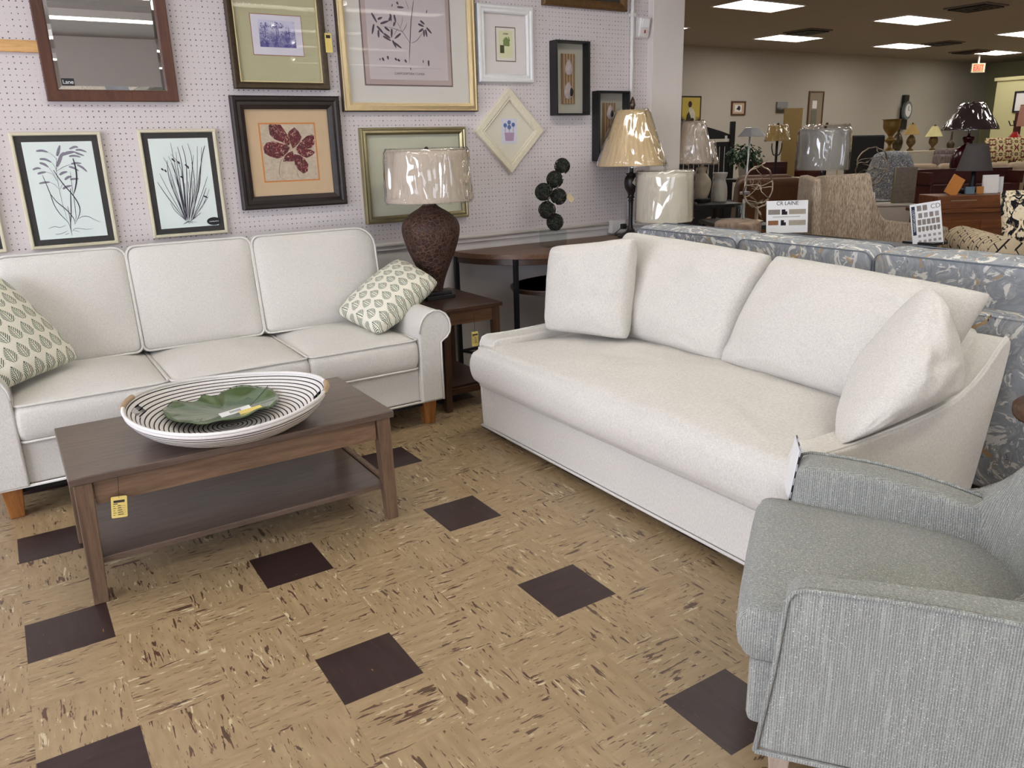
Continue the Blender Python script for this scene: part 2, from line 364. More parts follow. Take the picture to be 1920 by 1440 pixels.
ART_BRANCH=[(7,[(589,1047),(568,923),(545,769),(523,540),(509,389),(505,283)]),(4,[(523,532),(487,593),(445,661),(391,684),(326,703),(210,722)]),(4,[(538,532),(595,563),(644,624),(677,677)]),(4,[(445,661),(483,723),(502,776)]),(3,[(445,661),(404,753),(398,776)]),(3,[(423,707),(451,792),(456,853)]),(3,[(349,616),(383,677),(400,700)]),(3,[(529,938),(512,1000),(500,1047)]),(16,[(123,864),(141,827),(158,790),(175,753)]),(16,[(185,795),(202,804),(219,813),(235,822)]),(16,[(211,745),(242,758),(272,771),(303,784)]),(16,[(140,734),(131,694),(123,654),(114,615)]),(16,[(184,669),(183,638),(182,607),(181,577)]),(16,[(172,714),(195,685),(217,656),(240,627)]),(16,[(253,707),(272,692),(290,676),(309,661)]),(16,[(329,692),(327,656),(324,621),(321,585)]),(16,[(240,631),(263,613),(287,595),(310,577)]),(16,[(231,600),(259,582),(287,565),(315,547)]),(16,[(425,642),(401,619),(377,597),(354,574)]),(16,[(330,555),(343,524),(355,494),(367,464)]),(16,[(343,532),(371,509),(398,486),(426,464)]),(16,[(324,868),(325,839),(327,809),(328,780)]),(16,[(303,784),(314,807),(326,830),(338,853)]),(16,[(364,861),(369,830),(374,799),(379,769)]),(16,[(369,776),(363,758),(356,740),(350,722)]),(16,[(626,769),(648,760),(669,751),(690,742)]),(16,[(652,811),(668,797),(684,783),(700,769)]),(16,[(681,715),(662,700),(644,685),(625,669)]),(16,[(687,700),(687,672),(687,644),(687,616)]),(16,[(706,708),(711,677),(715,647),(720,616)]),(16,[(719,731),(738,708),(756,685),(775,662)]),(8,[(345,953),(348,965),(352,977),(355,988)]),(16,[(402,1016),(407,1005),(412,995),(418,984)]),(8,[(726,907),(729,920),(732,933),(735,946)]),(16,[(404,954),(429,954),(454,954),(478,954)]),(16,[(205,342),(211,329),(217,315),(224,301)]),(16,[(265,365),(266,350),(268,335),(269,320)]),(16,[(344,343),(350,333),(357,323),(363,313)]),(16,[(372,328),(381,320),(390,313),(399,306)]),(16,[(452,328),(458,316),(465,303),(471,291)]),(8,[(660,329),(660,317),(659,304),(659,292)]),(16,[(722,329),(722,304),(722,279),(723,255)]),(8,[(510,231),(512,220),(513,209),(515,198)]),(8,[(179,335),(179,325),(180,315),(180,305)])]
ART_PETALS=[(0,[(184,978),(385,968),(448,865),(502,766),(517,650),(495,615),(389,672),(264,721),(182,803),(176,908)]),(0,[(521,854),(622,922),(690,857),(737,758),(688,661),(605,593),(555,568),(527,649),(486,793)]),(0,[(622,574),(730,696),(833,773),(931,796),(968,777),(958,634),(888,564),(772,550),(674,527)]),(0,[(611,557),(717,570),(885,537),(957,489),(894,437),(794,396),(720,426),(650,483)]),(0,[(47,596),(111,673),(243,695),(350,656),(459,634),(509,578),(464,509),(361,423),(265,401),(140,442),(54,499)]),(0,[(573,468),(684,445),(754,379),(811,286),(789,168),(708,126),(619,194),(572,288),(555,388)]),(0,[(550,523),(569,432),(550,343),(474,346),(409,349),(361,342),(400,439),(462,491)])]
ART_VEINS=[(9,[(398,422),(325,353),(290,256),(272,175),(285,84),(302,72)]),(8,[(583,169),(600,104),(631,34)]),(5,[(522,524),(457,616),(379,672)]),(5,[(554,559),(530,685),(459,803)]),(6,[(564,558),(628,628),(657,680)]),(5,[(581,540),(659,474),(709,408)]),(7,[(547,406),(566,315),(545,216)])]

# ---- patterned materials
S = .2286
def floor_mat():
    n = N('streaked_vinyl_tile', .32, .45); xyz = n.sep(n.tc.outputs['Object'])
    gx = n.math('MULTIPLY', xyz[0], 1/S); gy = n.math('MULTIPLY', xyz[1], 1/S)
    cx = n.math('FLOOR', gx); cy = n.math('FLOOR', gy)
    mx = n.math('FLOORED_MODULO', cx, 3.0); my = n.math('FLOORED_MODULO', cy, 3.0)
    dark = n.math('MULTIPLY', n.math('LESS_THAN', mx, .5), n.math('GREATER_THAN', my, 1.5))
    par = n.math('GREATER_THAN', n.math('FLOORED_MODULO', n.math('ADD', cx, cy), 2.0), .5)
    # per tile shift
    wn = n.nt.nodes.new('ShaderNodeTexWhiteNoise'); n.L(n.comb(cx, cy), wn.inputs['Vector'])
    ofs = wn.outputs['Color']; tone = wn.outputs['Value']
    va = n.nt.nodes.new('ShaderNodeVectorMath'); va.operation = 'MULTIPLY_ADD'; n.L(ofs, va.inputs[0]); va.inputs[1].default_value = (7, 9, 3)
    n.L(n.comb(xyz[0], xyz[1]), va.inputs[2]); base = va.outputs[0]
    mxv = n.nt.nodes.new('ShaderNodeMix'); mxv.data_type = 'VECTOR'; n.L(par, mxv.inputs[0])
    n.L(n.map(scale=(11, 66, 1), vec=base), mxv.inputs[4]); n.L(n.map(scale=(66, 11, 1), vec=base), mxv.inputs[5]); v = mxv.outputs[1]
    mxw = n.nt.nodes.new('ShaderNodeMix'); mxw.data_type = 'VECTOR'; n.L(par, mxw.inputs[0])
    n.L(n.map(scale=(10, 54, 1), vec=base, loc=(31, 17, 0)), mxw.inputs[4]); n.L(n.map(scale=(54, 10, 1), vec=base, loc=(31, 17, 0)), mxw.inputs[5]); v2 = mxw.outputs[1]
    big = n.noise(n.map(scale=(1, 1, 1)), 7, 2)
    bk = n.math('MULTIPLY_ADD', big, .30, -.15)
    brown = n.ramp(n.math('ADD', n.noise(v, 1.25, 2.5, .55, .5), bk), .625, .650)
    brown2 = n.ramp(n.noise(v, 2.6, 2, .5, .3), .655, .68)
    cream = n.ramp(n.math('ADD', n.noise(v2, 1.5, 3, .6, .6), bk), .635, .675)
    soft = n.ramp(n.noise(v2, .8, 3, .6, .2), .35, .7)
    c = n.mix(soft, srgb(152, 129, 96), srgb(170, 147, 113))
    c = n.mix(n.math('MULTIPLY', tone, .12), c, srgb(138, 115, 82))
    c = n.mix(n.math('MULTIPLY', cream, .8), c, srgb(206, 194, 160))
    c = n.mix(n.math('MULTIPLY', brown, .9), c, srgb(76, 50, 38))
    c = n.mix(n.math('MULTIPLY', brown2, .75), c, srgb(92, 66, 48))
    dk = n.ramp(n.noise(v, 1.3, 3, .6, .4), .69, .72)
    dk2 = n.ramp(n.noise(v2, 1.1, 2, .5, .4), .76, .78)
    d = n.mix(soft, srgb(50, 34, 32), srgb(60, 44, 41)); d = n.mix(n.math('MULTIPLY', dk, .6), d, srgb(110, 82, 62)); d = n.mix(n.math('MULTIPLY', dk2, .85), d, srgb(170, 130, 60))
    c = n.mix(dark, c, d)
    # seams
    fx = n.math('ABSOLUTE', n.math('SUBTRACT', n.math('FRACT', gx), .5)); fy = n.math('ABSOLUTE', n.math('SUBTRACT', n.math('FRACT', gy), .5))
    seam = n.math('GREATER_THAN', n.math('MAXIMUM', fx, fy), .4965)
    c = n.mix(n.math('MULTIPLY', seam, .12), c, srgb(110, 90, 68))
    n.color(c)
    r = n.noise(n.map(scale=(1, 1, 1)), 3.5, 4, .6)
    n.rgh(n.math('MULTIPLY_ADD', r, .22, .24)); n.bump(n.noise(n.map(), 60, 2), .03, .002)
    return n.m
M['floor'] = floor_mat()

def pegboard():
    n = N('white_pegboard', .75, .3); xyz = n.sep(n.tc.outputs['Object']); k = 1/.0254
    fx = n.math('SUBTRACT', n.math('FRACT', n.math('MULTIPLY', xyz[0], k)), .5); fz = n.math('SUBTRACT', n.math('FRACT', n.math('MULTIPLY', xyz[2], k)), .5)
    d = n.math('SQRT', n.math('ADD', n.math('MULTIPLY', fx, fx), n.math('MULTIPLY', fz, fz)))
    cell = n.comb(n.math('FLOOR', n.math('MULTIPLY', xyz[0], k)), n.math('FLOOR', n.math('MULTIPLY', xyz[2], k)))
    wn = n.nt.nodes.new('ShaderNodeTexWhiteNoise'); n.L(cell, wn.inputs['Vector'])
    rad = n.math('MULTIPLY_ADD', wn.outputs['Value'], .07, .07)
    hole = n.math('LESS_THAN', d, rad); fill = n.math('GREATER_THAN', wn.outputs['Value'], .08)
    n.color(n.mix(n.math('MULTIPLY', hole, n.math('MULTIPLY_ADD', fill, .5, .35)), srgb(210, 202, 202), srgb(60, 52, 52)))
    n.bump(n.noise(n.map(), 90, 2), .05)
    return n.m
M['peg'] = pegboard()

def tweed():
    n = N('grey_green_tweed', .9, .25); v = n.map()
    nz = n.sep(n.tc.outputs['Normal']); side = n.math('GREATER_THAN', n.math('ABSOLUTE', nz[0]), .62)
    rx_ = n.wave(n.map(), 62, .8, 2, 'X', 3); ry_ = n.wave(n.map(), 62, .8, 2, 'Y', 3)
    rib = n.math('ADD', n.math('MULTIPLY', side, ry_), n.math('MULTIPLY', n.math('SUBTRACT', 1.0, side), rx_)); rib2 = rib
    cross = n.noise(n.map(scale=(1, 1, 3)), 210, 2, .6); streak = n.noise(n.map(scale=(22, 22, 1.5)), 6, 2, .6)
    streakh = n.noise(n.map(scale=(2, 2, 40)), 7, 2, .6)
    f = n.math('MULTIPLY_ADD', n.math('ADD', n.math('MAXIMUM', rib, rib2), n.math('ADD', cross, cross)), .42, -.2, clamp=True)
    c = n.mix(f, srgb(86, 89, 90), srgb(184, 184, 174))
    c = n.mix(n.math('MULTIPLY', n.ramp(streak, .5, .8), .4), c, srgb(196, 198, 186))
    c = n.mix(n.math('MULTIPLY', n.ramp(streakh, .55, .8), .3), c, srgb(120, 128, 128))
    sp = n.ramp(n.noise(v, 460, 1, .5), .66, .74)
    c = n.mix(sp, c, srgb(232, 234, 230)); n.color(c); n.bump(f, .35, .003)
    n.b.inputs['Sheen Weight'].default_value = .2
    return n.m
M['tweed'] = tweed()

def marble(name, c0=(150, 157, 166), cells=1.0):
    n = N(name, .85, .2)
    # warp the space so that every colour runs in combed feathery swirls
    wv = n.noise(n.map(), 2.6*cells, 2, .5, 0, 1)
    va = n.nt.nodes.new('ShaderNodeVectorMath'); va.operation = 'MULTIPLY_ADD'; n.L(wv, va.inputs[0]); va.inputs[1].default_value = (.55, .55, .55); n.L(n.map(), va.inputs[2])
    W_ = va.outputs[0]
    def comb_(loc, s): return n.map(vec=W_, scale=s, loc=loc)
    A = (16, 16, 4.5)
    f1 = n.noise(comb_((0, 0, 0), A), 1.5*cells, 4, .65, .8); f2 = n.noise(comb_((5, 3, 1), A), 1.9*cells, 4, .65, 1.0); f3 = n.noise(comb_((2, 9, 4), A), .9*cells, 3, .6, 1.0)
    f4 = n.noise(comb_((7, 1, 8), (12, 12, 7)), 1.6*cells, 3, .6, .6); f5 = n.noise(comb_((1, 4, 2), (14, 14, 7)), 2.4*cells, 2, .6, .6)
    c = n.mix(f1, srgb(*(max(0, x-44) for x in c0)), srgb(*(min(255, x+40) for x in c0)))
    c = n.mix(n.math('MULTIPLY', n.ramp(f2, .52, .62), .6), c, srgb(196, 198, 194))
    c = n.mix(n.math('MULTIPLY', n.ramp(f4, .555, .585), .92), c, srgb(236, 234, 226))
    c = n.mix(n.math('MULTIPLY', n.ramp(f3, .63, .67), .8), c, srgb(196, 156, 96))
    c = n.mix(n.math('MULTIPLY', n.ramp(f5, .70, .73), .9), c, srgb(40, 48, 78))
    n.color(c); n.bump(n.noise(n.map(), 300, 2), .15, .001); return n.m
M['marble'] = marble('marbled_blue_grey_fabric', (152, 156, 161), 1.25)

def fern():
    n = N('fern_print_linen', .9, .2); uv = n.sep(n.map(src='UV'))
    U = n.math('MULTIPLY', uv[0], 8.0); V = n.math('MULTIPLY', uv[1], 7.0)
    row = n.math('FLOOR', V); par = n.math('MULTIPLY', n.math('FLOORED_MODULO', row, 2.0), .5)
    u = n.math('SUBTRACT', n.math('FRACT', n.math('ADD', U, par)), .5); v = n.math('FRACT', V)
    # almond leaf from v .06 to .94
    t = n.math('MULTIPLY_ADD', v, 1/.9, -.05, clamp=True)
    wd = n.math('MULTIPLY', n.math('MULTIPLY', n.math('POWER', t, .55), n.math('SUBTRACT', 1.0, t)), 1.15)
    au = n.math('ABSOLUTE', u)
    body = n.math('LESS_THAN', au, wd)
    vein = n.math('GREATER_THAN', n.math('FRACT', n.math('MULTIPLY', n.math('SUBTRACT', v, n.math('MULTIPLY', au, 1.0)), 7.0)), .5)
    gap = n.math('GREATER_THAN', au, n.math('MULTIPLY', wd, .26)); stem = n.math('LESS_THAN', au, .025)
    leaf = n.math('MULTIPLY', body, n.math('MAXIMUM', n.math('MULTIPLY', vein, gap), stem))
    fade = n.ramp(n.noise(n.map(src='UV', scale=(1, 1, 1)), 40, 2, .6), .3, .7)
    g = n.mix(fade, srgb(34, 62, 44), srgb(84, 110, 84))
    weave = n.noise(n.map(), 260, 2, .6)
    c = n.mix(weave, srgb(216, 212, 194), srgb(240, 236, 222))
    n.color(n.mix(n.math('MULTIPLY', leaf, 1.0), c, g)); n.bump(weave, .3, .001); return n.m
M['fern'] = fern()

def hatch():
    n = N('cream_cloth_with_dark_dashes', .9, .2); b = n.nt.nodes.new('ShaderNodeTexBrick')
    n.L(n.map(scale=(1, 1, 1), rot=(.6, .4, .5)), b.inputs['Vector']); b.inputs['Scale'].default_value = 7; b.inputs['Mortar Size'].default_value = .02; b.inputs['Mortar Smooth'].default_value = .1
    k = n.ramp(n.noise(n.map(), 14, 2), .42, .46)
    n.color(n.mix(n.math('MULTIPLY', b.outputs['Fac'], k), srgb(196, 178, 150), srgb(30, 26, 26))); return n.m
M['hatch'] = hatch()

def ikat():
    n = N('black_and_cream_damask', .9, .2); uv = n.sep(n.map(src='UV'))
    fx = n.math('PINGPONG', n.math('MULTIPLY', uv[0], 2.6), .5)
    vec = n.comb(n.math('MULTIPLY', fx, 2.4), n.math('MULTIPLY', uv[1], 3.0))
    a = n.noise(vec, 2.2, 2, .5, 1.2); b = n.noise(n.map(vec=vec, loc=(3, 8, 0)), 3.4, 2, .5, 1.6)
    c = n.mix(n.ramp(a, .50, .53), srgb(226, 210, 180), srgb(26, 24, 28)); c = n.mix(n.math('MULTIPLY', n.ramp(b, .60, .63), .8), c, srgb(120, 110, 90))
    n.color(c); return n.m
M['ikat'] = ikat()

def floral():
    n = N('burgundy_floral_print', .9, .2); uv = n.sep(n.map(src='UV'))
    fx = n.math('PINGPONG', n.math('MULTIPLY', uv[0], 3.0), .5); fy = n.math('PINGPONG', n.math('MULTIPLY', uv[1], 2.0), .5); vec = n.comb(fx, fy)
    c = n.mix(n.ramp(n.noise(vec, 5, 2, .5, 1.5), .52, .55), srgb(214, 198, 150), srgb(96, 92, 60)); c = n.mix(n.ramp(n.noise(n.map(vec=vec, loc=(4, 4, 0)), 4, 2, .5, 1.5), .56, .6), c, srgb(110, 30, 40))
    n.color(c); return n.m
M['floral'] = floral()

def boucle(name, a, b, sc_=(1, 1, .25), k=70):
    n = N(name, .9, .2); f = n.noise(n.map(scale=sc_), k, 3, .7, .6)
    n.color(n.mix(n.ramp(f, .38, .62), srgb(*a), srgb(*b))); n.bump(f, .4, .003); return n.m
M['wing'] = boucle('beige_woven_stripe', (126, 110, 94), (190, 172, 150), (1, 1, .16), 170)
M['round'] = boucle('taupe_velvet', (132, 112, 96), (170, 148, 130), (1, 1, 1), 8)

def crackle():
    n = N('carved_brown_urn', .45, .4); a = n.vor(n.map(scale=(1, 1, 1.25)), 34, 'DISTANCE_TO_EDGE'); v2 = n.noise(n.map(), 26, 3, .6, 2.5)
    r = n.ramp(n.math('ABSOLUTE', n.math('SUBTRACT', v2, .5)), .0, .035); e = n.ramp(a, .0, .09); f = n.math('MULTIPLY', r, e)
    n.color(n.mix(f, srgb(104, 74, 58), srgb(52, 32, 28))); n.bump(f, .6, .004); return n.m
M['urn'] = crackle()

def shade(name, c, fine=120, pleat=0):
    n = N(name, .85, .2); v = n.noise(n.map(scale=(1, 1, .12)), fine, 2, .6)
    cc_ = srgb(*c); n.color(n.mix(v, tuple(x*.86 for x in cc_), cc_))
    n.b.inputs['Transmission Weight'].default_value = 0
    n.bump(v, .2, .001); return n.m
M['sh_taupe'] = shade('taupe_linen_shade', (204, 190, 172)); M['sh_tan'] = shade('tan_pleated_shade', (222, 196, 152), 40)
M['sh_cream'] = shade('cream_silk_shade', (226, 218, 198), 60); M['sh_white'] = shade('pale_pleated_shade', (212, 196, 178), 40)
M['sh_grey'] = shade('grey_sheer_shade', (196, 192, 184), 60); M['sh_gold'] = shade('gold_pleated_shade', (184, 156, 100), 40)
M['sh_dark'] = shade('dark_plum_shade', (64, 48, 50), 40); M['sh_mid'] = shade('dark_grey_shade', (98, 92, 90), 40); M['sh_pink'] = shade('dusty_pink_shade', (190, 140, 124), 40)

def basket():
    n = N('white_coiled_rope', .7, .3); xyz = n.sep(n.tc.outputs['UV'])
    k = n.math('FRACT', n.math('MULTIPLY', xyz[0], 30.0)); line = n.math('LESS_THAN', k, .27)
    stitch = n.math('GREATER_THAN', n.math('FRACT', n.math('MULTIPLY', xyz[1], 260.0)), .25)
    fine = n.noise(n.map(), 180, 2)
    n.color(n.mix(line, n.mix(fine, srgb(212, 206, 200), srgb(238, 234, 230)), srgb(44, 40, 46)))
    n.bump(n.math('SINE', n.math('MULTIPLY', k, PI)), .5, .003); return n.m
M['basket'] = basket()
def leafm():
    n = N('green_ceramic_glaze', .12, .6); f = n.noise(n.map(scale=(1, 1, 1)), 9, 3, .6, 1)
    n.color(n.mix(f, srgb(52, 74, 42), srgb(98, 120, 74))); n.b.inputs['Coat Weight'].default_value = .5; n.b.inputs['Coat Roughness'].default_value = .05
    return n.m
M['leaf'] = leafm()
def mirror_mat():
    n = N('mirror_silver', .01, .5, 1); n.color(srgb(236, 236, 232)); return n.m
M['mirror'] = mirror_mat()
def emis(name, c, s):
    n = N(name); n.color(srgb(*c)); n.b.inputs['Emission Color'].default_value = (*srgb(*c), 1); n.b.inputs['Emission Strength'].default_value = s; return n.m
M['tube'] = emis('fluorescent_tube', (253, 252, 246), 17.5)
M['panel'] = emis('troffer_diffuser', (255, 247, 238), 9)
M['ceil'] = plain('ceiling_tile', (158, 152, 146), .9, var=.05, scale=2)
M['wall_far'] = plain('far_wall_greige', (186, 182, 172), .85, var=.03, scale=1)
M['wall_olive'] = plain('side_wall_olive', (158, 158, 124), .85, var=.03, scale=1)
M['part'] = plain('partition_yellow', (214, 210, 160), .8, var=.02)

# ------------------------------------------------------------ the room
CH = 3.2
def struct(name, mb, mat, **k):
    o = mb.build(name, mat, **k); return tag(o, kind='structure')
struct('floor', MB().box(-4.2, 23, -8.2, 10.4, -.1, 0), M['floor'])
struct('ceiling', MB().box(-4.2, 23.1, -8.2, 10.4, CH, CH+.1), M['ceil'])
struct('wall_back', MB().box(-4.2, 3.40, 2.42, 2.58, .845, CH), M['peg'])
struct('wall_back_lower', MB().box(-4.2, 3.40, 2.425, 2.58, 0, .845), M['wallw'])
struct('wall_pier', MB().box(3.40, 3.688, 2.37, 2.80, 0, CH), M['colw'], bevel=.004)
struct('wall_far', MB().box(-4.2, 23, 10.3, 10.4, 0, CH), M['wall_far'])
struct('wall_right', MB().box(23, 23.1, -8.2, 10.4, 0, CH), M['wall_olive'])
struct('wall_divider', MB().box(-4.2, -4.1, 2.58, 10.3, 0, CH), M['wall_far'])
# front wall with a row of windows, left wall with shop window
struct('wall_front', MB().box(-4.2, 23, -8.2, -8.1, 2.4, CH).box(-4.2, 23, -8.2, -8.1, 0, .5).box(-4.2, -3.5, -8.2, -8.1, .5, 2.4).box(2.9, 23, -8.2, -8.1, .5, 2.4), M['wallw'])
struct('wall_left', MB().box(-4.2, -4.1, -8.1, 2.42, 2.6, CH).box(-4.2, -4.1, -8.1, 2.42, 0, .45).box(-4.2, -4.1, 1.3, 2.42, .45, 2.6).box(-4.2, -4.1, -8.1, -4.6, .45, 2.6), M['wallw'])
def window(name, axis, at, a0, a1, z0, z1, n_):
    fr = MB(); t = .05
    def bar(p0, p1, q0, q1):
        fr.box(at-.04, at+.04, p0, p1, q0, q1) if axis == 'x' else fr.box(p0, p1, at-.04, at+.04, q0, q1)
    bar(a0, a1, z0, z0+t); bar(a0, a1, z1-t, z1)
    for i in range(n_+1):
        c = a0+(a1-a0)*i/n_; bar(max(a0, c-t/2), min(a1, c+t/2), z0+t, z1-t)
    o = struct(name, fr, M['white_paint'])
    g = MB(); g.add([(at, a0, z0), (at, a1, z0), (at, a1, z1), (at, a0, z1)] if axis == 'x' else [(a0, at, z0), (a1, at, z0), (a1, at, z1), (a0, at, z1)], [(0, 1, 2, 3)])
    g.build('window_pane', M['glass'], o)
window('window_1', 'x', -4.15, -4.6, 1.3, .45, 2.6, 3)
window('window_2', 'y', -8.15, -3.5, 2.9, .5, 2.4, 4)
struct('baseboard_back', MB().box(-4.1, 3.40, 2.41, 2.425, 0, .075), M['white_paint'])

# chair-rail conduit, vertical pipe, outlet, sensor
o = MB().tube([(-4.1, 2.405, .842), (3.05, 2.405, .842)], .013, 10).build('trim_1', M['white_paint'], smooth=True); tag(o, kind='structure')
struct('trim_2', MB().box(-4.1, 3.40, 2.408, 2.424, .808, .830), M['wallw'], bevel=.002)
pp = empty('conduit_pipe', (3.244, 2.405, .88), 'white painted vertical conduit pipe on pegboard wall', 'pipe')
MB().tube([(0, 0, 0), (0, 0, CH-.88)], .013, 10).build('pipe', M['white_paint'], pp, smooth=True)
for z in (.5, 1.3, 2.0): MB().box(-.022, .022, -.016, .012, z, z+.02).build('clamp', M['white_paint'], pp, bevel=.002)
ob = empty('outlet_box', (3.125, 2.42, .82), 'white surface outlet box with black plug at end of conduit', 'outlet')
MB().box(-.06, .06, -.05, -.001, -.045, .045).build('box', M['white_paint'], ob, bevel=.004)
MB().box(.0, .045, -.053, -.05, -.035, .035).build('cover_plate', M['paper'], ob, bevel=.001)
MB().box(.005, .04, -.085, -.053, -.018, .018).build('plug', M['black'], ob, bevel=.004)
MB().tube([(.04, -.08, 0), (.08, -.09, -.005), (.10, -.1, -.035), (.105, -.11, -.055)], .004, 6).build('cord', M['black'], ob, smooth=True)
sn = empty('motion_sensor', (3.335, 2.42, 2.115), 'small white motion sensor high on wall beside pier', 'sensor')
MB().box(-.05, .05, -.012, 0, -.065, .065).build('back_plate', M['white_paint'], sn, bevel=.003)
MB().hexa([(-.045,-.03,-.06),(.045,-.03,-.06),(.045,-.012,-.06),(-.045,-.012,-.06)], [(-.045,-.055,.06),(.045,-.055,.06),(.045,-.012,.06),(-.045,-.012,.06)]).build('housing', M['white_paint'], sn, bevel=.008)
MB().hexa([(-.03,-.047,0),(.03,-.047,0),(.03,-.04,0),(-.03,-.04,0)], [(-.03,-.058,.05),(.03,-.058,.05),(.03,-.05,.05),(-.03,-.05,.05)]).build('lens', M['paper'], sn, bevel=.002)
MB().box(-.003, .003, -.046, -.03, -.035, -.015).build('indicator', M['red'], sn)
tag(MB().box(-.9, -.16, 2.402, 2.42, 1.835, 1.885).build('wood_rail', M['pine'], bevel=.002), 'yellow pine hanging rail on pegboard behind the mirror', 'rail')

# ceiling troffers, vents, exit sign
def place(p, root): root.location = p; return root
tro = [(9.09, 6.39), (12.73, 6.3), (16.87, 6.43), (12.63, 8.69), (16.24, 8.62), (19.99, 8.62)]
tl = ['ceiling light panel nearest the white pier, cut by the top edge', 'ceiling light panel in the near row, middle of picture right', 'ceiling light panel in near row cut by right edge',
      'ceiling light panel in far row closest to the pier', 'ceiling light panel in far row between two others', 'ceiling light panel just above the exit sign']
extra = [(5.5, 6.4), (5.5, 8.6), (9.1, 8.7), (9.1, 4.1), (12.7, 4.0), (16.6, 4.1), (5.5, 4.1), (20.3, 6.4), (9.1, 1.6), (12.7, 1.6), (16.6, 1.6)]
for i, (x, y) in enumerate(tro+extra):
    t = empty('ceiling_light', (x, y, CH), tl[i] if i < 6 else 'recessed ceiling light panel out of frame, %s, %s' % (min(((5.5, 'hidden behind the pier'), (9.1, 'column nearest the pier'), (12.7, 'middle column'), (16.6, 'right column'), (20.3, 'column by the exit sign')), key=lambda q_: abs(q_[0]-x))[1], min(((1.6, 'nearest row'), (4.1, 'second row'), (6.4, 'third row'), (8.6, 'farthest row')), key=lambda q_: abs(q_[0]-y))[1]), 'ceiling light', group='recessed ceiling light panels' )
    f = MB(); f.box(-.64, .64, -.33, -.30, -.015, 0).box(-.64, .64, .30, .33, -.015, 0).box(-.64, -.61, -.3, .3, -.015, 0).box(.61, .64, -.3, .3, -.015, 0)
    f.build('frame', M['white_paint'], t); MB().box(-.61, .61, -.3, .3, -.010, -.004).build('diffuser', M['panel'], t)
for i, (x, y, r) in enumerate([(12.15, 7.9, .3), (12.35, 5.08, .32), (16.6, 7.97, .3), (19.03, 8.69, .34)]):
    t = empty('ceiling_vent', (x, y, CH), ['dark ceiling vent between two lights near the pier', 'dark ceiling vent closest to the camera at top', 'dark ceiling vent beside middle far light', 'dark ceiling vent beside the light above exit sign'][i], 'vent', group='ceiling vents')
    MB().box(-r, r, -r, r, -.02, 0).build('frame', M['taupe'], t, bevel=.004)
    for k in range(4):
        q = r*(.85-.2*k); s_ = MB(); s_.box(-q, q, -q, -q+.03, -.04, -.02).box(-q, q, q-.03, q, -.04, -.02).box(-q, -q+.03, -q+.03, q-.03, -.04, -.02).box(q-.03, q, -q+.03, q-.03, -.04, -.02)
        s_.build('louver', M['black'], t)

def text_mesh(name, s, size, mat, parent, loc, rot=(PI/2, 0, 0), ext=.0004, align='CENTER', sx=1):
    cu = bpy.data.curves.new(name, 'FONT'); cu.body = s; cu.size = size; cu.extrude = ext; cu.align_x = align; cu.align_y = 'CENTER'
    t = bpy.data.objects.new('tmp', cu); COL.objects.link(t)
    dg = bpy.context.evaluated_depsgraph_get(); me = bpy.data.meshes.new_from_object(t.evaluated_get(dg)); bpy.data.objects.remove(t)
    o = bpy.data.objects.new(name, me); COL.objects.link(o); me.materials.clear(); me.materials.append(mat); o.parent = parent; o.location = loc; o.rotation_euler = rot; o.scale = (sx, 1, 1)
    return o
ex = empty('exit_sign', (20.2, 9.1, 2.80), 'lit red EXIT sign hanging below the far ceiling', 'sign', rz=-.5)
MB().box(-.17, .17, -.02, .02, 0, .21).build('housing', plain('sign_plastic', (190, 180, 150), .5), ex, bevel=.004)
MB().box(-.02, .02, -.01, .01, .21, .4).build('stem', M['white_paint'], ex)
MB().box(-.13, .13, -.024, -.02, .015, .195).build('face_panel', plain('sign_face', (150, 128, 96), .6), ex)
text_mesh('lettering', 'EXIT', .185, emis('exit_red', (255, 26, 16), 1.3), ex, (0, -.026, .105), sx=.72)

# suspended fluorescent strips above the camera side (some seen in the mirror and in picture glass)
fix = [(1.80, -1.65, 1.85, 'first'), (3.35, -1.5, 1.1, 'second'), (1.05, -3.1, 1.9, 'third'), (3.1, -3.1, 1.1, 'fourth'), (4.1, -4.5, 1.7, 'fifth'), (5.1, -6.5, 2.4, 'sixth'), (-1.6, -1.6, 2.2, 's'), (-1.6, -4.4, 2.2, 's'), (-2.2, -6.7, 2.2, 's'), (-.6, .9, 2.2, 'n'), (2.2, .9, 2.2, 'n'), (4.9, .6, 2.2, 'n')]  # unseen left strip by the front windows, added to brighten the front wall
for i, (x, y, ln, q) in enumerate(fix):
    t = empty('strip_light', (x, y, 2.8), 'suspended fluorescent strip light %s, %s' % ('over the sofas' if y > 0 else 'just behind the camera' if y > -2 else 'in the second row behind the camera' if y > -4 else 'in the third row behind the camera' if y > -5 else 'beside the front windows', 'unseen at the left' if x < 0 else 'left of centre' if x < 2 else 'in the centre' if x < 3.3 else 'at the right'), 'ceiling light', group='suspended strip lights')
    h = ln/2
    MB().hexa([(-h,-.11,.03),(h,-.11,.03),(h,.11,.03),(-h,.11,.03)], [(-h,-.05,.10),(h,-.05,.10),(h,.05,.10),(-h,.05,.10)]).build('housing', M['white_paint'], t)
    for yy in (-.055, .055): MB().tube([(-h+.02, yy, 0), (h-.02, yy, 0)], .019, 10).build('tube', M['tube'], t, smooth=True)
    for k, xx in enumerate((-h*.7, h*.7)): MB().tube([(xx, 0, .1), (xx, 0, .4)], .006, 6).build('hanger', M['silver'], t)
    lv = MB(); nl = int(ln/.06)
    for k in range(nl+1):
        xx = -h+ln*k/nl; lv.box(xx-.0015, xx+.0015, -.11, .11, -.045, -.02)
    lv.box(-h, h, -.113, -.110, -.045, .03).box(-h, h, .110, .113, -.045, .03)
    lv.build('louver', M['white_paint'], t)

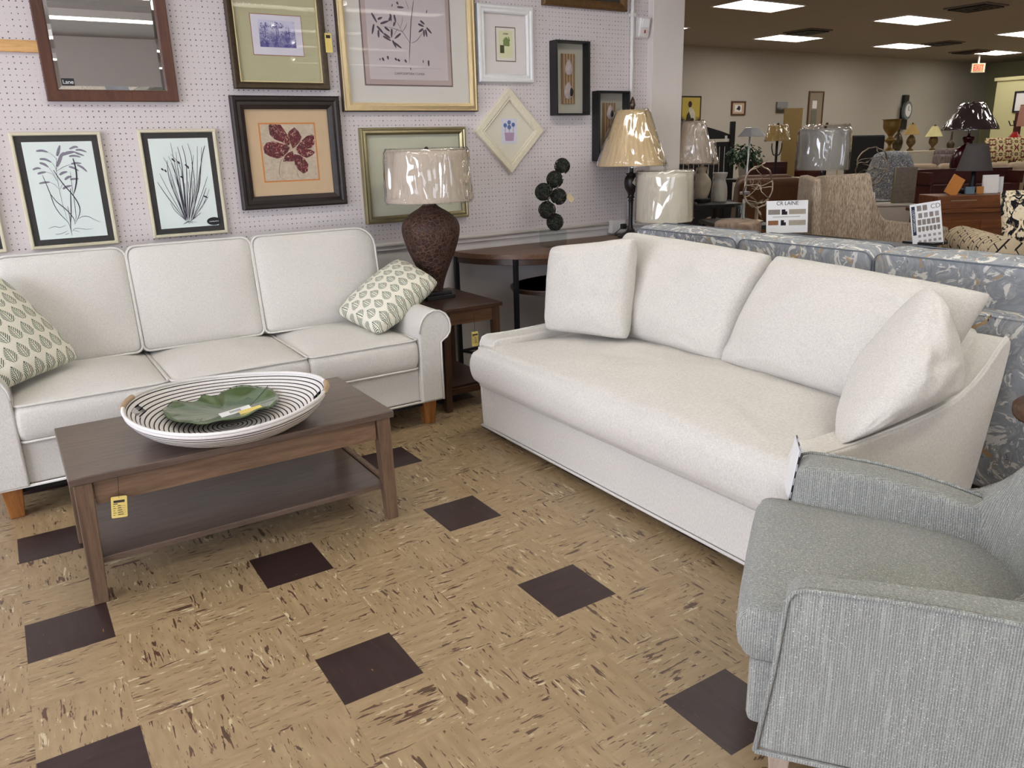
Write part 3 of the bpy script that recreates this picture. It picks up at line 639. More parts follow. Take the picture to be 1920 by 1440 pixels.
# ------------------------------------------------------------ wall art
WY = 2.42
def moulding(W, H, prof):
    """mitred frame; prof = [(inset, protrusion)...] from wall outside to inner lip"""
    mb = MB(); n = len(prof); vs = []
    for (sx, sz) in ((-1,-1),(1,-1),(1,1),(-1,1)):
        for (a, p) in prof: vs.append((sx*(W/2-a), -p, sz*(H/2-a)))
    fs = []
    for c in range(4):
        d = (c+1) % 4
        for k in range(n):
            l = (k+1) % n; fs.append((c*n+k, c*n+l, d*n+l, d*n+k))
    return mb.add(vs, fs)
def rect(mb, x0, x1, z0, z1, y, t=.001): return mb.box(x0, x1, y-t, y, z0, z1)
def strokes(data, x0, x1, z0, z1, y, k, poly=False):
    mb = MB(); W = x1-x0; H = z1-z0; lay = 0
    for wd, pts in data:
        lay += 1; yy = y-lay*.00001
        P_ = [Vector((x0+a/1000*W, yy, z0+b/1000*H)) for a, b in pts]
        if poly:
            mb.add(P_, [tuple(range(len(P_)))]); continue
        # catmull densify
        Q = []
        for i in range(len(P_)-1):
            a = P_[max(i-1, 0)]; b = P_[i]; c = P_[i+1]; d = P_[min(i+2, len(P_)-1)]
            for s_ in range(4):
                t = s_/4; Q.append(.5*((2*b)+(c-a)*t+(2*a-5*b+4*c-d)*t*t+(3*b-a-3*c+d)*t**3))
        Q.append(P_[-1]); vs = []; n = len(Q)
        for i, p in enumerate(Q):
            tt = (Q[min(i+1, n-1)]-Q[max(i-1, 0)]).normalized(); nn = Vector((-tt.z, 0, tt.x)); s_ = i/(n-1)
            ww = wd*k*max(.12, math.sin(PI*min(1, .12+s_*.88))**.6)
            vs += [p+nn*ww/2, p-nn*ww/2]
        mb.add(vs, [(2*i, 2*i+1, 2*i+3, 2*i+2) for i in range(n-1)])
    return mb
def picture(name, label, cat, x0, x1, z0, z1, prof, fmat, glass=True, rot=0, group=None):
    W = x1-x0; H = z1-z0
    t = empty(name, ((x0+x1)/2, WY, (z0+z1)/2), label, cat, group=group)
    if rot: t.rotation_euler.y = rot
    moulding(W, H, prof).build('frame', fmat, t, bevel=.0008)
    if glass:
        a, p = prof[-1]; a -= .002; MB().add([(-W/2+a, -.0122, -H/2+a), (W/2-a, -.0122, -H/2+a), (W/2-a, -.0122, H/2-a), (-W/2+a, -.0122, H/2-a)], [(0, 1, 2, 3)]).build('glass', M['glass'], t)
    return t, W, H
BACK = 'pictures and mirrors on the pegboard wall'
inkA = plain('sepia_ink', (84, 74, 86), .8, var=.35, scale=40); inkD = plain('dark_ink', (54, 46, 62), .8, var=.4, scale=50)
ppr = plain('pale_green_paper', (218, 228, 224), .8, var=.01); charcoal = plain('charcoal_mat', (54, 52, 50), .75, var=.25, scale=40)
cream_fr = plain('cream_gold_edge', (212, 204, 178), .4, var=.04)
thin = [(0, 0), (0, .026), (.004, .030), (.012, .030), (.016, .024), (.016, .014), (.016, 0)]

headm = plain('grey_wash_ink', (128, 124, 136), .8, var=.45, scale=160)
def rush(name, label, x0, x1, z0, z1, data, k, extra_=False):
    t, W, H = picture(name, label, 'picture', x0, x1, z0, z1, thin, cream_fr, glass=False, group=None)
    rect(MB(), -W/2+.014, W/2-.014, -H/2+.014, H/2-.014, -.014, .004).build('mat_board', charcoal, t)
    rect(MB(), -W/2+.043, W/2-.043, -H/2+.043, H/2-.043, -.018, .001).build('paper', ppr, t)
    if data:
        strokes([d_ for d_ in data if d_[0] < 19], -W/2+.043, W/2-.043, -H/2+.043, H/2-.043, -.0200, k).build('drawing', inkD, t)
        hd = [d_ for d_ in data if d_[0] >= 19]
        if hd: strokes(hd, -W/2+.043, W/2-.043, -H/2+.043, H/2-.043, -.0192, k).build('seed_heads', headm, t)
    return t, W, H
rush('framed_print', 'black framed ink drawing of drooping grass, left of its pair over sofa', -.422, -.05, .973, 1.497, ART_GRASS, .00046)
t, W, H = rush('framed_print', 'black framed ink drawing of upright rushes with oval sticker', .110, .476, .983, 1.503, ART_RUSH, .00045)
o = MB().prism([(.118-.0+.035*math.cos(a*PI/12), -.195+.020*math.sin(a*PI/12)) for a in range(24)], -.0215, -.0195).build('sticker', M['black'], t)
text_mesh('sticker_text', 'CASABLANCA', .0075, M['paper'], t, (.118, -.0220, -.196)); 
rush('framed_print', 'black framed print cut off by the left edge', -.89, -.517, .973, 1.497, [(a, [(1000-x, y) for x, y in b]) for a, b in ART_GRASS], .00036)

# mirror
t, W, H = picture('wall_mirror', 'rectangular mirror in brown wood frame at top left of wall', 'mirror', -.242, .321, 1.63, 2.42, [(0, 0), (0, .034), (.003, .037), (.046, .030), (.050, .026), (.050, 0)], M['cherry'], glass=False)
o = MB(); bx = .018; w2 = W/2-.049; h2 = H/2-.049
o.add([(-w2,-.018,-h2),(w2,-.018,-h2),(w2,-.018,h2),(-w2,-.018,h2),(-w2+bx,-.0215,-h2+bx),(w2-bx,-.0215,-h2+bx),(w2-bx,-.0215,h2-bx),(-w2+bx,-.0215,h2-bx)], [(4,5,6,7),(0,1,5,4),(1,2,6,5),(2,3,7,6),(3,0,4,7)])
o.build('mirror_glass', M['mirror'], t)
rect(MB(), -w2+.02, -w2+.072, -h2+.018, -h2+.05, -.0225, .0006).build('sticker', M['black'], t)
text_mesh('sticker_text', 'Lane', .024, M['paper'], t, (-w2+.046, -.0236, -h2+.034))

# blue landscape print
t, W, H = picture('framed_print', 'small blue landscape print in wide sage mat, bronze frame', 'picture', .598, 1.101, 1.695, 2.30, [(0, 0), (0, .030), (.006, .036), (.02, .032), (.033, .024), (.037, .020), (.037, .012)], M['bronze'])
moulding(W-.068, H-.068, [(0, .012), (0, .024), (.005, .024), (.005, .012)]).build('gold_liner', M['palegold'], t)
rect(MB(), -W/2+.036, W/2-.036, -H/2+.036, H/2-.036, -.006, .002).build('mat_board', plain('sage_mat', (184, 180, 146), .85, var=.02), t)
cx_, cz_ = 0, (1.862+2.052)/2-(1.695+2.30)/2
rect(MB(), -.133, .133, cz_-.098, cz_+.098, -.0085, .0006).build('red_liner', plain('rust_line', (150, 84, 60), .8), t)
rect(MB(), -.130, .130, cz_-.095, cz_+.095, -.0092, .0006).build('paper', plain('lilac_paper', (216, 212, 222), .85, var=.01), t)
def bluescape():
    n = N('blue_engraving', .85, .2); v = n.map(scale=(1, 1, 1)); z = n.sep(v)[2]
    f = n.noise(v, 34, 4, .7, .6); g = n.math('MULTIPLY_ADD', z, -5.5, n.math('MULTIPLY', f, 1.3))
    n.color(n.mix(n.ramp(g, .35, 1.0), srgb(206, 204, 224), srgb(86, 84, 142))); return n.m
o = rect(MB(), -.094, .094, -.064, .064, 0, .0005).build('picture_print', bluescape(), t); o.location = (0, -.0100, cz_+.006)
random.seed(5); cl_ = []
for (cx0, cy0, rx0, ry0, n0) in ((150, 780, 120, 130, 34), (500, 800, 190, 130, 60), (800, 500, 180, 120, 34), (120, 520, 100, 60, 14), (500, 360, 420, 70, 50), (320, 240, 260, 50, 20)):
    for k in range(n0):
        a_ = random.random()*6.28; r_ = random.random()**.5; x_ = cx0+rx0*r_*math.cos(a_); y_ = cy0+ry0*r_*math.sin(a_)
        cl_.append((random.uniform(18, 42), [(x_, y_), (x_+random.uniform(-45, 45), y_+random.uniform(-22, 22))]))
for x_ in (160, 470, 520, 820): cl_.append((22, [(x_, 330), (x_+8, 560), (x_-6, 760)]))
strokes(cl_, -.094, .094, cz_-.058, cz_+.070, -.0107, .00016).build('trees', plain('blue_ink', (98, 94, 146), .85, var=.35, scale=90), t)
pt = empty('price_tag', (1.108, 2.375, 1.93), 'small yellow price tag hanging off the bronze frame', 'price tag')
MB().box(-.018, .018, -.001, .001, -.05, .045).build('card', M['yellow_tag'], pt); rect(MB(), -.012, .012, .02, .036, -.001, .0005).build('printing', M['ink'], pt)
MB().tube([(0, 0, .042), (-.012, .005, .07), (-.02, .012, .08)], .0008, 5).build('string', M['ink'], pt)

# red flower
t, W, H = picture('framed_print', 'large crimson flower print with tan mat in wide dark frame', 'picture', .566, 1.143, 1.092, 1.663, [(0, 0), (0, .034), (.008, .040), (.022, .038), (.030, .030), (.044, .034), (.058, .026), (.066, .020), (.066, .010)], wood('espresso_frame', (22, 14, 12), (48, 33, 27), 0, .5))
rect(MB(), -W/2+.06, W/2-.06, -H/2+.06, H/2-.06, -.004, .003).build('mat_board', plain('tan_mat', (202, 176, 142), .85, var=.06, scale=14), t)
ox = (.699+1.003)/2-(.566+1.143)/2; oz = (1.229+1.528)/2-(1.092+1.663)/2
rect(MB(), ox-.153, ox+.153, oz-.151, oz+.151, -.0078, .0006).build('orange_liner', plain('orange_line', (206, 128, 56), .7), t)
def ground():
    n = N('mottled_cream_ground', .85); f = n.noise(n.map(), 45, 4, .7); n.color(n.mix(f, srgb(150, 136, 110), srgb(224, 208, 188))); return n.m
rect(MB(), ox-.146, ox+.146, oz-.144, oz+.144, -.0085, .0006).build('canvas', ground(), t)
def petalm():
    n = N('crimson_paint', .8); v = n.map(); f = n.noise(v, 38, 4, .7, 1); k = n.ramp(n.noise(v, 60, 4, .7, 1.5), .57, .61)
    n.color(n.mix(k, n.mix(n.ramp(f, .3, .7), srgb(48, 12, 22), srgb(122, 34, 46)), srgb(206, 172, 150))); return n.m
strokes(ART_PETALS, ox-.153, ox+.153, oz-.151, oz+.151, -.0094, 1, True).build('petals', petalm(), t)
strokes(ART_VEINS, ox-.153, ox+.153, oz-.151, oz+.151, -.0100, .00028).build('veins', plain('ochre_line', (120, 92, 62), .8, var=.4, scale=80), t)

# large botanical
t, W, H = picture('framed_print', 'large botanical print of a leafy branch in gold frame', 'picture', 1.172, 2.02, 1.586, 2.62, [(0, 0), (0, .028), (.004, .034), (.010, .034), (.012, .030), (.030, .036), (.036, .034), (.040, .026), (.046, .024), (.046, .012)], M['gold'])
moulding(W+.004, H+.004, [(0, 0), (0, .030), (.006, .033), (.006, 0)]).build('dark_edge', M['bronze'], t)
rect(MB(), -W/2+.044, W/2-.044, -H/2+.044, H/2-.044, -.005, .003).build('mat_board', plain('pale_mat', (216, 212, 204), .85, var=.01), t)
lx0, lx1 = 1.312-1.596, 1.868-1.596; lz0 = 1.722-2.103
rect(MB(), lx0, lx1, lz0, lz0+.80, -.0085, .0006).build('brown_liner', plain('mauve_edge', (122, 104, 100), .85), t)
rect(MB(), lx0+.008, lx1-.008, lz0+.008, lz0+.79, -.0092, .0006).build('inner_mat', plain('dusty_rose_mat', (182, 164, 158), .85, var=.02), t)
rect(MB(), lx0+.034, lx1-.030, lz0+.034, lz0+.76, -.0099, .0006).build('paper', plain('rose_paper', (200, 190, 190), .85, var=.02), t)
strokes(ART_BRANCH, lx0, lx1, lz0, lz0+.43, -.0108, .00075).build('drawing', inkA, t)
rect(MB(), lx0+.075, lx1-.08, lz0+.0965, lz0+.0973, -.0106, .0003).build('rule_line', M['taupe'], t)
text_mesh('caption', 'CARPODIPTERA CUNEA', .0175, plain('caption_ink', (90, 80, 80), .8), t, ((lx0+lx1)/2, -.0108, lz0+.066))

# silver-gold frame with blank mat
t, W, H = picture('framed_print', 'champagne framed picture with plain pale mat behind table lamp', 'picture', 1.252, 1.928, .968, 1.499, [(0, 0), (0, .030), (.004, .036), (.012, .036), (.016, .031), (.028, .034), (.036, .028), (.040, .024), (.040, .010)], M['champagne'])
rect(MB(), -W/2+.038, W/2-.038, -H/2+.038, H/2-.038, -.004, .003).build('mat_board', plain('celery_mat', (196, 196, 174), .85, var=.02), t)
rect(MB(), -.12, .12, -.09, .09, -.0078, .0006).build('paper', plain('faded_paper', (200, 196, 182), .85, var=.06, scale=20), t)

# white frame
t, W, H = picture('framed_print', 'white framed small print of potted herb', 'picture', 2.042, 2.437, 1.752, 2.185, [(0, 0), (0, .024), (.006, .032), (.018, .034), (.026, .026), (.040, .030), (.048, .022), (.048, .010)], plain('white_moulding', (226, 226, 224), .4))
rect(MB(), -W/2+.046, W/2-.046, -H/2+.046, H/2-.046, -.004, .003).build('mat_board', plain('white_mat', (226, 220, 216), .85, var=.01), t)
hx, hz = 2.245-2.2395, 1.970-1.9685
rect(MB(), hx-.072, hx+.072, hz-.097, hz+.097, -.0078, .0006).build('brown_liner', plain('brown_line', (104, 88, 64), .8), t)
rect(MB(), hx-.067, hx+.067, hz-.092, hz+.092, -.0085, .0006).build('paper', plain('herb_paper', (228, 222, 214), .85, var=.01), t)
rect(MB(), hx-.050, hx+.050, hz-.076, hz+.076, -.0092, .0006).build('picture_print', plain('ivory_panel', (220, 220, 180), .85, var=.02), t)
rect(MB(), hx-.042, hx-.012, hz-.05, hz-.005, -.0100, .0005).build('pot', plain('olive_ink', (84, 84, 52), .8, var=.2, scale=60), t)
random.seed(4)
strokes([(34, [(int(300+random.random()*500), int(420+random.random()*350)) , (int(300+random.random()*500), int(420+random.random()*350))]) for _ in range(26)], hx-.05, hx+.05, hz-.076, hz+.076, -.0104, .00030).build('leaves', plain('green_ink', (122, 138, 84), .8, var=.3, scale=90), t)
text_mesh('caption', 'HERBS', .013, M['ink'], t, (hx, -.0100, hz+.058))

# diamond frame
t, W, H = picture('framed_print', 'diamond-hung cream distressed frame with blue flower pot print', 'picture', 2.255-.181, 2.255+.181, 1.469-.181, 1.469+.181, [(0, 0), (0, .022), (.004, .028), (.034, .028), (.040, .022), (.048, .024), (.052, .018), (.052, .010)], plain('distressed_cream', (222, 214, 190), .6, var=.14, scale=70), rot=PI/4)
rect(MB(), -W/2+.05, W/2-.05, -H/2+.05, H/2-.05, -.004, .003).build('mat_board', plain('ivory_mat', (224, 218, 200), .85, var=.01), t)
pr = rect(MB(), -.058, .058, -.075, .075, 0, .0006).build('paper', plain('lavender_paper', (216, 214, 224), .85, var=.02), t); pr.location = (0, -.0078, 0); pr.rotation_euler.y = -PI/4
pot = MB().prism([(-.036, 0), (.036, 0), (.03, -.05), (-.03, -.05)], -.0006, 0).build('pot', plain('mauve_ink', (176, 148, 176), .8, var=.1), pr); pot.location = (0, -.001, -.008)
fl = MB()
for (a, b, r) in ((-.03, .035, .013), (0, .052, .013), (.03, .038, .013), (0, .024, .014)):
    fl.prism([(a+r*math.cos(k*PI/7), b+r*math.sin(k*PI/7)) for k in range(14)], -.0008, 0); fl.box(a-.0015, a+.0015, -.0006, 0, -.005, b)
o = fl.build('blue_flowers', plain('blue_flower_ink', (96, 116, 166), .8, var=.2, scale=90), pr); o.location = (0, -.001, 0)

# bottom of frame above
t, W, H = picture('framed_print', 'antique brown gilt frame cut off by the top edge', 'picture', 2.517, 3.19, 2.205, 2.75, [(0, 0), (0, .03), (.01, .036), (.03, .03), (.05, .02), (.05, .008)], plain('antique_gilt', (104, 76, 44), .4, .3, var=.4, scale=50))
rect(MB(), -W/2+.045, W/2-.045, -H/2+.045, H/2-.045, -.004, .003).build('canvas', plain('dark_canvas', (60, 52, 44), .7), t)

# shadow boxes
def shadowbox(label, x0, x1, z0, z1, dep, shells):
    W = x1-x0; H = z1-z0; t = empty('shadow_box', ((x0+x1)/2, WY, (z0+z1)/2), label, 'shadow box')
    moulding(W, H, [(0, 0), (0, dep), (.012, dep), (.012, .006)]).build('frame', M['black'], t, bevel=.001)
    rect(MB(), -W/2+.011, W/2-.011, -H/2+.011, H/2-.011, -.002, .006).build('backing', plain('linen_backing', (176, 172, 158), .9, var=.03, scale=60), t)
    n = N('striped_board', .7); wv = n.wave(n.map(), 14, .4, 1, 'X'); n.color(n.mix(wv, srgb(112, 84, 58), srgb(176, 148, 110)))
    bd = rect(MB(), -.052, .052, -.15, .15, -.012, .008).build('board', n.m, t)
    for (a, b, r, s_) in shells:
        q = MB().ball((0, 0, 0), r, 14, 9, (.75, .28, 1.15)); 
        for v in q.v: v.x *= (1.0-.35*v.z/r)
        q.build('shell', plain('oyster_shell', (178, 164, 160), .4, var=.35, scale=40), bd, smooth=True, loc=(a, -.024, b))
        if s_: MB().ball((.012, -.034, b-.01), r*.45, 8, 6, (.7, .5, 1.3)).build('dark_shell', M['blackm'], bd, smooth=True)
    MB().add([(-W/2+.011, -dep+.006, -H/2+.011), (W/2-.011, -dep+.006, -H/2+.011), (W/2-.011, -dep+.006, H/2-.011), (-W/2+.011, -dep+.006, H/2-.011)], [(0, 1, 2, 3)]).build('glass', M['glass'], t)
shadowbox('black shadow box with two oyster shells on a striped board', 2.575, 2.845, 1.56, 2.005, .075, [(0, .07, .042, 0), (-.005, -.07, .046, 1)])
shadowbox('black shadow box partly behind the tall tan lampshade', 2.918, 3.185, 1.268, 1.712, .075, [(.005, .09, .04, 1), (0, -.06, .044, 0)])

# ------------------------------------------------------------ three seat sofa by the wall
def loop_tube(mb, pts, r): return mb.tube(pts, r, 6, closed=True)
def seat_cushion(parent, x0, x1, y0, y1, z0, z1, mat, crown=.03, bulge=.012, amp=.003, seed=0, rad=.03, welt=.0055):
    o_ = rrect(x1-x0, y1-y0, rad, 4, (x0+x1)/2, (y0+y1)/2)
    mb, top, bot = cushion(o_, z0, z1, crown, bulge, .012, .0, amp=amp, seed=seed)
    c = mb.build('seat_cushion', mat, parent, smooth=True)
    if welt:
        w_ = MB(); loop_tube(w_, top, welt); loop_tube(w_, bot, welt); w_.build('piping', M['welt'], c, smooth=True)
    return c
def back_cushion(parent, cx, y, z0, W, H, T, lean, mat, rad, crown=.04, amp=.004, seed=0, welt=.0055, face=-1):
    o_ = rrect(W, H, rad, 5, 0, H/2)
    mb, top, bot = cushion(o_, -T/2, T/2, crown, .010, .012, -.0, amp=amp, seed=seed)
    # local xy -> x,z ; z -> -y
    Mx = Matrix.Translation((cx, y, z0)) @ Matrix.Rotation(-lean, 4, 'X') @ Matrix.Rotation(PI/2, 4, 'X')
    mb.xf(Mx); c = mb.build('back_cushion', mat, parent, smooth=True)
    if welt:
        w_ = MB(); loop_tube(w_, [Mx @ p for p in top], welt); loop_tube(w_, [Mx @ p for p in bot], welt); w_.build('piping', M['welt'], c, smooth=True)
    return c

s1 = empty('sofa', (.255, 1.97, 0), 'white three seat sofa with rolled arms against the pegboard wall', 'sofa')
o = s1; X0, X1 = -.985, .985     # outer arm bottoms about centre
def L1(x): return x-.255
yF = 1.545-1.97; yB = 2.385-1.97
MB().box(-.87, .87, yF+.01, yB-.02, .14, .315).build('base', M['white_fab'], s1, bevel=.012)
MB().box(-.85, .85, yB-.13, yB, .30, .86).build('back_frame', M['white_fab'], s1, bevel=.03)
for i, (a, b) in enumerate(((-.612, -.045), (-.040, .558), (.563, 1.115))):
    seat_cushion(s1, L1(a), L1(b), yF-.012, yB-.17, .322, .468, M['white_fab'], crown=.042, seed=i*7.3)
for i, (a, b, rr) in enumerate(((-.585, -.068, [.03, .05, .06, .03]), (-.055, .505, [.03, .045, .045, .03]), (.52, 1.165, [.04, .10, .045, .03]))):
    back_cushion(s1, L1((a+b)/2)-.0, yB-.26, .485, (b-a)+.01, .49, .15, -.16*-1, M['white_fab'], rr, seed=i*3.1)
for s_ in (-1, 1):
    # roll arm profile (x outward positive from sofa centre)
    pr = [(.865, .14), (.985, .14), (.985, .44), (.997, .452), (1.02, .465), (1.037, .49), (1.042, .52), (1.035, .555), (1.015, .585), (.985, .603), (.95, .607), (.915, .595), (.888, .57), (.873, .54), (.866, .50)]
    pr = [(s_*(x-.0), z) for x, z in pr]
    a = MB().prism(pr, yF-.02, yB-.02).build('arm', M['white_fab'], s1, bevel=.01, angle=50)
    w_ = MB().tube([(x*1.0, yF-.022, z) for x, z in pr[1:]], .005, 6); w_.build('piping', M['welt'], a, smooth=True)
w_ = MB().tube([(-.985, yF-.008, .142), (.985, yF-.008, .142), (.985, yB-.02, .142)], .006, 6).build('skirt_piping', M['welt'], s1, smooth=True)
for x in (-.93, .93):
    for y in (yF+.065, yB-.07):
        MB().hexa([(x-.026, y-.026, 0), (x+.026, y-.026, 0), (x+.026, y+.026, 0), (x-.026, y+.026, 0)], [(x-.038, y-.038, .14), (x+.038, y-.038, .14), (x+.038, y+.038, .14), (x-.038, y+.038, .14)]).build('leg', M['oak'], s1, bevel=.004)
MB().box(-.9, .9, yF+.05, yB-.05, .10, .139).build('dust_cover', M['black_cloth'], s1)

# fern pillows
f = pillow([(.94, 1.62, .505), (1.39, 1.78, .70), (1.315, 2.10, .80), (.868, 2.0, .56)], .20, uvs=(1.0, .8), seed=2, amp=.008, pinch=.05)
tag(f('throw_pillow', M['fern']), 'green fern print pillow leaning on sofa arm beside urn lamp', 'pillow')
f = pillow([(-.640, 1.66, .50), (-.325, 1.90, .535), (-.575, 2.05, .925), (-.93, 1.80, .90)], .20, uvs=(.95, .95), seed=5, amp=.008, pinch=.045)
tag(f('throw_pillow', M['fern']), 'green fern print pillow at the left end of the sofa', 'pillow')

# ------------------------------------------------------------ coffee table
ct = empty('coffee_table', (.045, .955, 0), 'grey-brown wooden coffee table with lower shelf', 'coffee table')
hx, hy = .54, .288
MB().box(-hx, hx, -hy, hy, .418, .444).build('tabletop', M['walnut'], ct, bevel=.004)
for sx in (-1, 1):
    for sy in (-1, 1):
        x = sx*(hx-.038); y = sy*(hy-.038); b = .022
        MB().hexa([(x+sx*.012-b, y+sy*.0-b, 0), (x+sx*.012+b, y-b, 0), (x+sx*.012+b, y+b, 0), (x+sx*.012-b, y+b, 0)], [(x-.026, y-.026, .418), (x+.026, y-.026, .418), (x+.026, y+.026, .418), (x-.026, y+.026, .418)]).build('leg', M['walnut_z'], ct, bevel=.003)
for sy in (-1, 1): MB().box(-hx+.066, hx-.066, sy*(hy-.035)-.009, sy*(hy-.035)+.009, .335, .418).build('apron', M['walnut_x'], ct, bevel=.002)
for sx in (-1, 1):
    MB().box(sx*(hx-.035)-.009, sx*(hx-.035)+.009, -hy+.066, hy-.066, .335, .418).build('apron', M['walnut_x'], ct, bevel=.002)
    MB().box(sx*(hx-.03)-.009, sx*(hx-.03)+.009, -hy+.062, hy-.062, .125, .160).build('side_rail', M['walnut_x'], ct, bevel=.002)
MB().box(-hx+.045, hx-.045, -hy+.035, hy-.035, .128, .150).build('shelf', M['walnut'], ct, bevel=.003)

def hang_tag(loc, label, w_=.046, h_=.072, st=.10, rz=0, tilt=.12):
    t = empty('price_tag', loc, label, 'price tag', rz=rz); t.rotation_euler.y = tilt
    c = MB().prism([(x, z-h_/2) for x, z in rrect(w_, h_, .004, 3)], -.0006, .0006).build('card', M['yellow_tag'], t)
    p = MB(); random.seed(3)
    rect(p, -.016, .016, -.021, -.013, -.0008, .0004); rect(p, -.017, -.004, -.026, -.0235, -.0008, .0004)
    for k in range(5):
        z = -.033-.0075*k; rect(p, -.018, -.018+.006+.003*(k % 2), z, z+.0016, -.0008, .0004); rect(p, -.007, .018, z-.0006, z, -.0008, .0003)
        rect(p, -.004, .004+.002*k, z+.001, z+.003, -.0008, .0003)
    p.build('printing', M['ink'], t)
    MB().tube([(0, 0, -.006), (0, .001, st*.5), (0, .004, st)], .0009, 5).build('string', M['ink'], t, smooth=True)
    return t
hang_tag((-.366, .672, .355), 'yellow handwritten price tag hanging from the coffee table', st=.07)

# ------------------------------------------------------------ basket with leaf dish
bk = empty('basket', (.045, .865, .445), 'large shallow white basket with black coiled rings on coffee table', 'basket', rz=-.38)
prof = [(.002, .004), (.06, .004), (.12, .005), (.17, .010), (.215, .022), (.255, .040), (.29, .062), (.318, .085), (.333, .100), (.338, .104), (.343, .100), (.340, .088), (.322, .066), (.292, .040), (.25, .018), (.20, .004), (.15, 0), (.002, 0)]
# resample profile by arc length
def resample(p, step):
    r = [p[0]]; 
    for a, b in zip(p, p[1:]):
        d = math.hypot(b[0]-a[0], b[1]-a[1]); k = max(1, int(d/step))
        for j in range(1, k+1): r.append((a[0]+(b[0]-a[0])*j/k, a[1]+(b[1]-a[1])*j/k))
    return r
pf = resample(prof, .012); n = 96; vs = []; uv = []; s_ = 0; fs = []; arc = [0]
for a, b in zip(pf, pf[1:]): arc.append(arc[-1]+math.hypot(b[0]-a[0], b[1]-a[1]))
half = max(range(len(pf)), key=lambda i: pf[i][1])
for j, (r, z) in enumerate(pf):
    for i in range(n):
        a = 2*PI*i/n; rx = 1.0; ry = 1.03; lift = .012*math.cos(2*a)*(z/.1)
        vs.append((r*rx*math.cos(a), r*ry*math.sin(a), z+lift)); uv.append((arc[j]*2.1, i/n))
def hole(i, j):
    a = 2*PI*(i+.5)/n; zz = (pf[j][1]+pf[min(j+1, len(pf)-1)][1])/2
    near = min(abs((a+PI) % (2*PI)-PI), abs((a) % (2*PI)-PI))
    return near < .16 and .060 < zz < .092
for j in range(len(pf)-1):
    for i in range(n):
        if hole(i, j): continue
        k = (i+1) % n; fs.append((j*n+i, j*n+k, (j+1)*n+k, (j+1)*n+i))
q = MB(); q.add(vs, fs, uv); q.build('bowl', M['basket'], bk, smooth=True)
MB().tube([(.339*math.cos(2*PI*i/n), .339*1.03*math.sin(2*PI*i/n), .106+.012*math.cos(4*PI*i/n)) for i in range(n)], .0065, 8, closed=True).build('rim', plain('white_rope', (226, 222, 218), .7), bk, smooth=True)
rat = plain('rattan_wrap', (176, 150, 122), .6, var=.25, scale=90)
for a0 in (0, PI):
    pts = []; rs = []
    for k in range(25):
        a = a0-.19+.38*k/24; pts.append((.341*math.cos(a), .341*1.03*math.sin(a), .117)); rs.append(.0095+.0012*(k % 2))
    MB().tube(pts, .009, 8, rs=rs).build('handle', rat, bk, smooth=True)

lf = empty('leaf_dish', (.045, .975, .450), 'glossy green leaf shaped dish lying in the basket', 'dish', rz=.25)
q = MB(); nr, na = 14, 72; vs = [(0, 0, .016)]; fs = []
def leafr(a):
    r = .198*(1+.03*math.cos(a*2)+.02*math.sin(3*a+.6))
    d = abs((a-PI*.42+PI) % (2*PI)-PI); r *= 1-.34*math.exp(-(d/.15)**2)+.05*math.exp(-((d-.5)/.3)**2)          # notch at stem
    d = abs((a-PI*1.42+PI) % (2*PI)-PI); r *= 1+.10*math.exp(-(d/.22)**2)            # tip
    return r*(1+.008*math.sin(a*15))
for j in range(1, nr+1):
    for i in range(na):
        a = 2*PI*i/na; s_ = j/nr; r = leafr(a)*s_
        z = .016+.030*s_**2.2+.0035*math.sin(a*9+1)*s_**3+.006*math.sin(a*3)*s_**2
        vs.append((r*math.cos(a), r*math.sin(a)*.98, z))
for i in range(na): fs.append((0, 1+i, 1+(i+1) % na))
for j in range(nr-1):
    for i in range(na):
        k = (i+1) % na; fs.append((1+j*na+i, 1+(j+1)*na+i, 1+(j+1)*na+k, 1+j*na+k))
o = q.add(vs, fs).build('plate', M['leaf'], lf, smooth=True); sl = o.modifiers.new('solid', 'SOLIDIFY'); sl.thickness = .006; sl.offset = -1
vn = MB()
for k, a in enumerate([PI*1.42+d_ for d_ in (-1.9, -1.45, -1.0, -.62, -.3, 0, .3, .62, 1.0, 1.45, 1.9)]):
    L_ = .8; c0 = Vector((.198*.52*math.cos(PI*.42), .198*.52*math.sin(PI*.42)))
    e = Vector((leafr(a)*L_*math.cos(a), leafr(a)*L_*math.sin(a))); pts = []
    for t in range(9):
        p = c0.lerp(e, t/8); aa = math.atan2(p.y, p.x); s2 = min(1, p.length/leafr(aa)); z = .016+.030*s2**2.2+.0035*math.sin(aa*9+1)*s2**3+.006*math.sin(aa*3)*s2**2
        pts.append((p.x, p.y, z+.0005))
    vn.tube(pts, .0012, 5, rs=[.0016*(1-.09*t) for t in range(9)])
vn.build('veins', plain('light_green_vein', (112, 134, 92), .2), lf, smooth=True)
tg = empty('product_tag', (.075, .885, .492), 'white barcode tag and yellow card lying on the leaf dish', 'tag', rz=.05); tg.rotation_euler = (.06, -.10, .03)
MB().box(-.065, .045, -.022, .018, 0, .0015).build('white_card', M['paper'], tg)
q = MB()
for k in range(9): q.box(-.03+k*.0045, -.03+k*.0045+.002, -.012, .008, .0015, .002)
q.build('barcode', M['ink'], tg)
MB().box(-.005, .075, -.05, -.018, .001, .003).build('yellow_card', M['yellow_tag'], tg)
MB().tube([(.045, .0, .003), (.08, .02, .015), (.12, .06, .02), (.15, .10, .02)], .0012, 5).build('string', M['ink'], tg, smooth=True)

